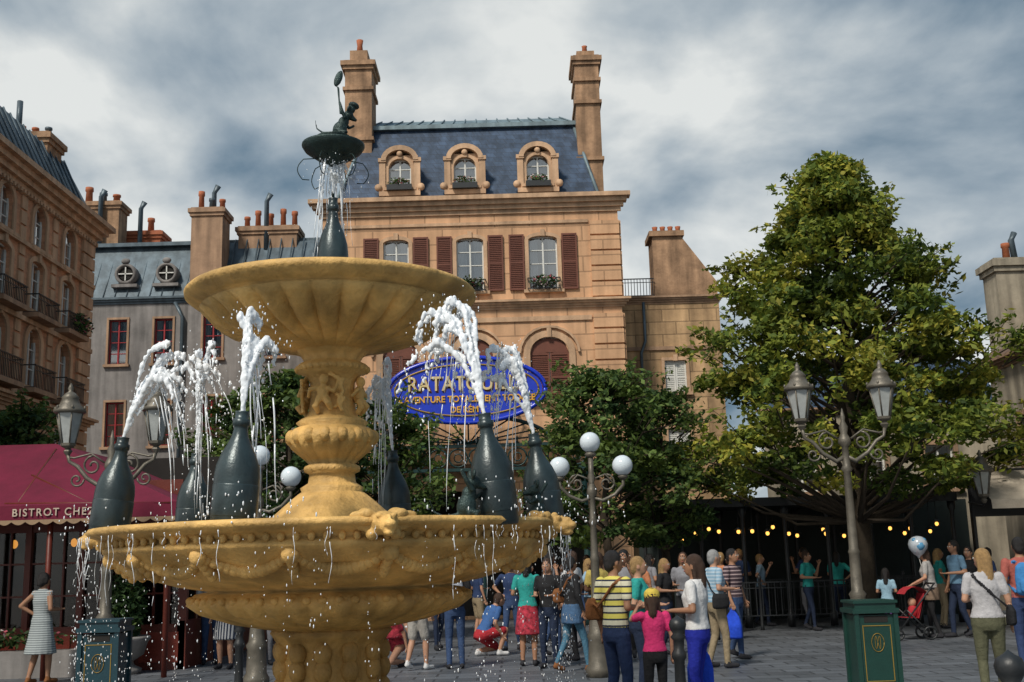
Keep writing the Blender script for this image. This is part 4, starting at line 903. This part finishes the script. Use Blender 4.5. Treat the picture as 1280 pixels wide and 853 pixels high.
        if kind in('shoulder','shoulder_l'):
            g_=1 if kind=='shoulder' else -1; zb_=0 if kind=='shoulder' else .16
            loft([(g_*.24,-.04,.86+zb_,.04,.11),(g_*.25,-.04,.89+zb_,.05,.14),(g_*.25,-.04,1.02+zb_,.05,.14),(g_*.24,-.04,1.08+zb_,.03,.11)],bc)
            pts=[(.24,.08,1.05+zb_),(.1,.15,1.2),(-.1,.11,1.4),(-.13,0,1.45),(-.1,-.12,1.38),(.12,-.13,1.15),(.24,-.1,1.05+zb_)]
            pts=[T((g_*p[0],p[1],p[2])) for p in pts]
            for a_,b__ in zip(pts,pts[1:]): rc(a_,b__,.014,.014,bc,n=6)
        if kind=='carry':
            ha=T((ARM[arms[1]][1][0],ARM[arms[1]][1][1],ARM[arms[1]][1][2]-.06)); c=ha+Vector((0,.0,-.3))
            loft([(c.x,c.y,c.z-.2,.04,.1),(c.x,c.y,c.z-.18,.07,.15),(c.x,c.y,c.z,.075,.15),(c.x,c.y,c.z+.14,.03,.12),(c.x,c.y,c.z+.27,.012,.02)],bc,tf=False)
        if kind=='waist':
            loft([(0,0,.72,hipw*1.25,.15),(0,0,.86,hipw*1.2,.15),(0,0,1.0,.165,.125)],bc,tf=False); rc((.0,.13,.97),(.08,.16,.78),.03,.035,bc); rc((.0,.13,.97),(-.07,.16,.76),.03,.035,bc)
    ob=remesh(m,name,vox/(h/1.72),None,ex,1,(x,y,0),math.radians(ang)); s_=h/1.72; ob.scale=(s_,s_,s_); return ob
jeans=cloth((.04,.07,.15)); djeans=cloth((.02,.03,.06)); black=cloth((.02,.02,.022)); white=cloth((.62,.62,.62)); khaki=cloth((.28,.22,.14)); 
teal=cloth((.03,.30,.27)); pink=cloth((.62,.04,.16)); blueb=cloth((.02,.07,.55)); redc=cloth((.4,.03,.04)); olive=cloth((.10,.10,.06)); greyt=cloth((.22,.22,.24)); royal=cloth((.02,.03,.32)); brown=cloth((.22,.09,.035)); ltblue=cloth((.25,.38,.5)); navy=cloth((.03,.05,.12)); purple=cloth((.13,.05,.22)); silver=cloth((.35,.37,.42))
ys=stripes('yellow_striped_shirt',[(0,(.66,.58,.12)),(.36,(.02,.025,.05)),(.5,(.62,.6,.45)),(.86,(.02,.025,.05))],.13)
gs=stripes('grey_striped_dress',[(0,(.16,.18,.19)),(.5,(.38,.42,.42))],.035)
ds=stripes('dark_striped_polo',[(0,(.05,.03,.04)),(.7,(.4,.3,.3))],.06)
bs=stripes('navy_white_stripe',[(0,(.02,.03,.06)),(.5,(.5,.5,.5))],.05,0)
fs=M('red_floral',(.35,.03,.05),.9,.8,18,.1)
pl=stripes('blue_plaid',[(0,(.22,.36,.48)),(.6,(.4,.5,.58))],.05)
NV=.0125
person('woman',-7.35,17.7,-25,1.66,gs,None,HK,SKT,'skirt','none',.06,('hip','bent'),.1,female=True,dress=True,wide=1.15,shoe=brown)
person('man',-5.5,20.5,200,1.72,white,jeans,HB,bag=None)
person('woman',-4.95,19.4,170,1.66,white,bs,HB,style='skirt',female=True,hl=.2)
person('woman',-1.62,18.2,-30,1.66,cloth((.3,.25,.2)),cloth((.35,.33,.3)),HB,style='shorts',female=True,stride=.12,shoe=white)
person('woman',-2.1,18.8,150,1.6,fs,fs,HB,style='skirt',female=True,crouch=True)
person('man',-1.03,18.3,10,1.72,black,jeans,HK,SKT,bag=('backpack',silver),arms=('down','bent'))
person('man',-.55,20.6,-60,1.75,cloth((.05,.12,.3)),redc,HB,style='shorts',crouch=True,arms=('push','push'),shoe=white)
person('woman',.13,18.4,-10,1.68,teal,fs,HK,SKT,'skirt','short',.15,('bent','down'),female=True)
person('woman',.45,17.9,160,1.66,black,djeans,HB,hl=.2,female=True,arms=('bent','bent'))
person('woman',.78,17.2,-60,1.68,black,cloth((.07,.17,.25)),HK,SKT,'leggings','long',.05,('bent','down'),.22,hat='bun',female=True,shoe=brown,bag=[('waist',cloth((.06,.12,.22))),('shoulder_l',brown)])
person('man',.97,11.7,-50,1.70,ys,navy,HK,SKT,'pants','short',0,('down','bent'),.03,vox=NV,headyaw=-20,bag=('shoulder_l',brown))
person('woman',1.40,13.4,-100,1.64,teal,djeans,HBL,SK,female=True,arms=('bent','bent'),wide=1.2,vox=NV)
person('girl',1.32,11.4,12,1.30,pink,black,HB,SK,'leggings','short',.15,('up','down'),vox=NV,child=True,hat='cap',female=True,headyaw=-20)
person('woman',1.78,11.6,60,1.64,white,royal,HB,SKT,'leggings','short',.2,('bent','carry'),.06,vox=NV,female=True,headyaw=15,bag=('carry',blueb),wide=1.08)
person('man',2.94,17.2,-75,1.72,pl,khaki,HG,SK,arms=('down','bent'),stride=.1,bag=('shoulder',black),wide=1.12)
person('man',3.5,18.7,-130,1.74,ds,jeans,HK,SKT,arms=('down','carry'),stride=.14,bag=('carry',blueb),wide=1.1)
person('girl',7.1,22.2,-20,1.30,cloth((.25,.4,.5)),purple,HK,SKT,'leggings','short',.2,('bent','bent'),child=True,female=True,shoe=pink)
person('woman',7.85,21.9,60,1.68,cloth((.35,.34,.33)),black,HB,SK,'leggings',hl=.1,female=True,arms=('push','push'),lean=6,stride=.1,bag=('waist',cloth((.2,.14,.1))),wide=1.15)
person('man',8.32,21.8,100,1.8,cloth((.12,.22,.32)),djeans,HK,SKT,stride=.12,arms=('bent','down'))
person('woman',5.02,12.4,-15,1.62,cloth((.42,.41,.42)),olive,HBL,SK,'pants','short',.22,('bent','down'),.05,vox=NV,female=True,wide=1.12,headyaw=40,bag=('shoulder',black))
person('man',6.75,15.4,-10,1.76,cloth((.35,.1,.08)),navy,HK,SKT,bag=('backpack',cloth((.05,.2,.45))),arms=('bent','bent'))
rng=random.Random(5)
tops=[redc,white,navy,black,teal,greyt,cloth((.5,.2,.1)),ltblue,cloth((.45,.35,.1))]; bots=[jeans,djeans,black,khaki,greyt]
for (x,y) in [(-3.2,22.5),(-2.4,24),(1.0,21.5),(1.9,20.5),(2.3,22),(2.7,23.5),(.2,23.5),(1.5,25),(3.0,20.8),(4.6,24.8),(5.7,27),(9.0,24.5),(-.9,25),(6.8,27.2),(-4.2,22),(.55,20),(1.4,22.8),(1.75,19),(-3.6,20.2),(2.1,24.6),(4.0,22.6),(-1.6,22.4),(.9,19.2),(2.5,19.6),(1.25,17.9),(3.4,23.6),(.7,24.6),(2.0,26.5),(5.2,26.9),(7.6,27.3),(4.4,27.4),(9.6,23.4),(-2.7,19.6),(-.15,21.6),(-4.4,19.9),(8.9,22.6),(6.3,25.0)]:
    f_=rng.random()<.5
    person('woman' if f_ else 'man',x,y,rng.uniform(0,360),rng.uniform(1.6,1.8),rng.choice(tops),rng.choice(bots),rng.choice([HB,HK,HBL]),rng.choice([SK,SKT,SKD]),rng.choice(['pants','shorts','leggings']),'short',.2 if f_ else 0,(rng.choice(['down','bent','face']),rng.choice(['down','bent','hip'])),rng.uniform(0,.15),vox=.02,female=f_)
# stroller
e=empty('baby_stroller'); m=MB(); x,y=7.28,21.6
for s in(-.22,.22):
    m.tube([(x+.45,y+s,1.02),(x+.3,y+s,.85),(x-.25,y+s,.2)],.016,IRON); m.tube([(x-.1,y+s,.55),(x+.3,y+s,.12)],.014,IRON)
    for wx,wr in((-.3,.1),(.3,.12)):
        m.tube([(x+wx+wr*math.cos(a),y+s,wr+.01+wr*.9*math.sin(a)) for a in np.linspace(0,6.283,16)],.02,IRON,6)
        m.lathe([(.03,-.02),(.03,.02)],(x+wx,y+s,wr+.01),IRON,8,mtx=Matrix.Rotation(math.pi/2,3,'X'))
m.tube([(x+.45,y-.22,1.02),(x+.45,y+.22,1.02)],.018,IRON)
m.add([(x-.2,y-.2,.42),(x-.2,y+.2,.42),(x+.12,y+.2,.4),(x+.12,y-.2,.4),(x+.26,y-.2,.85),(x+.26,y+.2,.85)],[(0,1,2,3),(3,2,5,4)],redc); m.add([(x-.2,y-.2,.38),(x-.2,y+.2,.38),(x+.14,y+.2,.36),(x+.14,y-.2,.36),(x+.29,y-.2,.83),(x+.29,y+.2,.83)],[(0,1,2,3),(3,2,5,4)],black)
pv=None
for k in range(7):
    a=math.radians(20+k*22); p=(x+.1+.25*math.cos(a),.72+.25*math.sin(a))
    if pv: m.quad((pv[0],y-.22,pv[1]),(p[0],y-.22,p[1]),(p[0],y+.22,p[1]),(pv[0],y+.22,pv[1]),redc)
    pv=p
m.ell((x+.08,y,.68),(.08,.08,.09),SK); m.ell((x+.08,y,.52),(.09,.1,.13),redc)
m.obj('frame_and_seat',e)
# balloon
e=empty('balloon'); m=MB(); bx,by,bz=7.68,21.9,1.72
m.lathe([(.01,-.24),(.03,-.2),(.1,-.15),(.17,-.05),(.185,.03),(.16,.11),(.1,.165),(.03,.185),(.005,.187)],(bx,by,bz),M('balloon_skin',(.45,.5,.55),.12,.2,6,0,spec=.8),20)
m.ell((bx,by-.1,bz),(.1,.1,.1),M('balloon_blue',(.1,.3,.5),.2)); 
for s in(-1,1): m.ell((bx+s*.09,by-.08,bz+.1),(.05,.05,.05),MATS['balloon_blue'])
m.tube([(bx,by,bz-.22),(bx+.05,by,bz-.5),(bx+.1,by,bz-.7)],.004,WHITE,4); m.obj('skin_and_string',e)
# wall lanterns
for x,y in((9.5,23.0),(11.6,24),(-.3,33.2)):
    e=empty('wall_lantern'); m=MB(); z=2.7 if x>0 else 7.2; lantern(m,x,y,z); m.ell((x,y,z+.2),(.06,.06,.08),BULB); m.tube([(x,y,z-.1),(x+.1,y+.3,z-.2),(x,y+.8,z-.1)],.02,IRON,6); m.obj('lantern',e)
print('done')
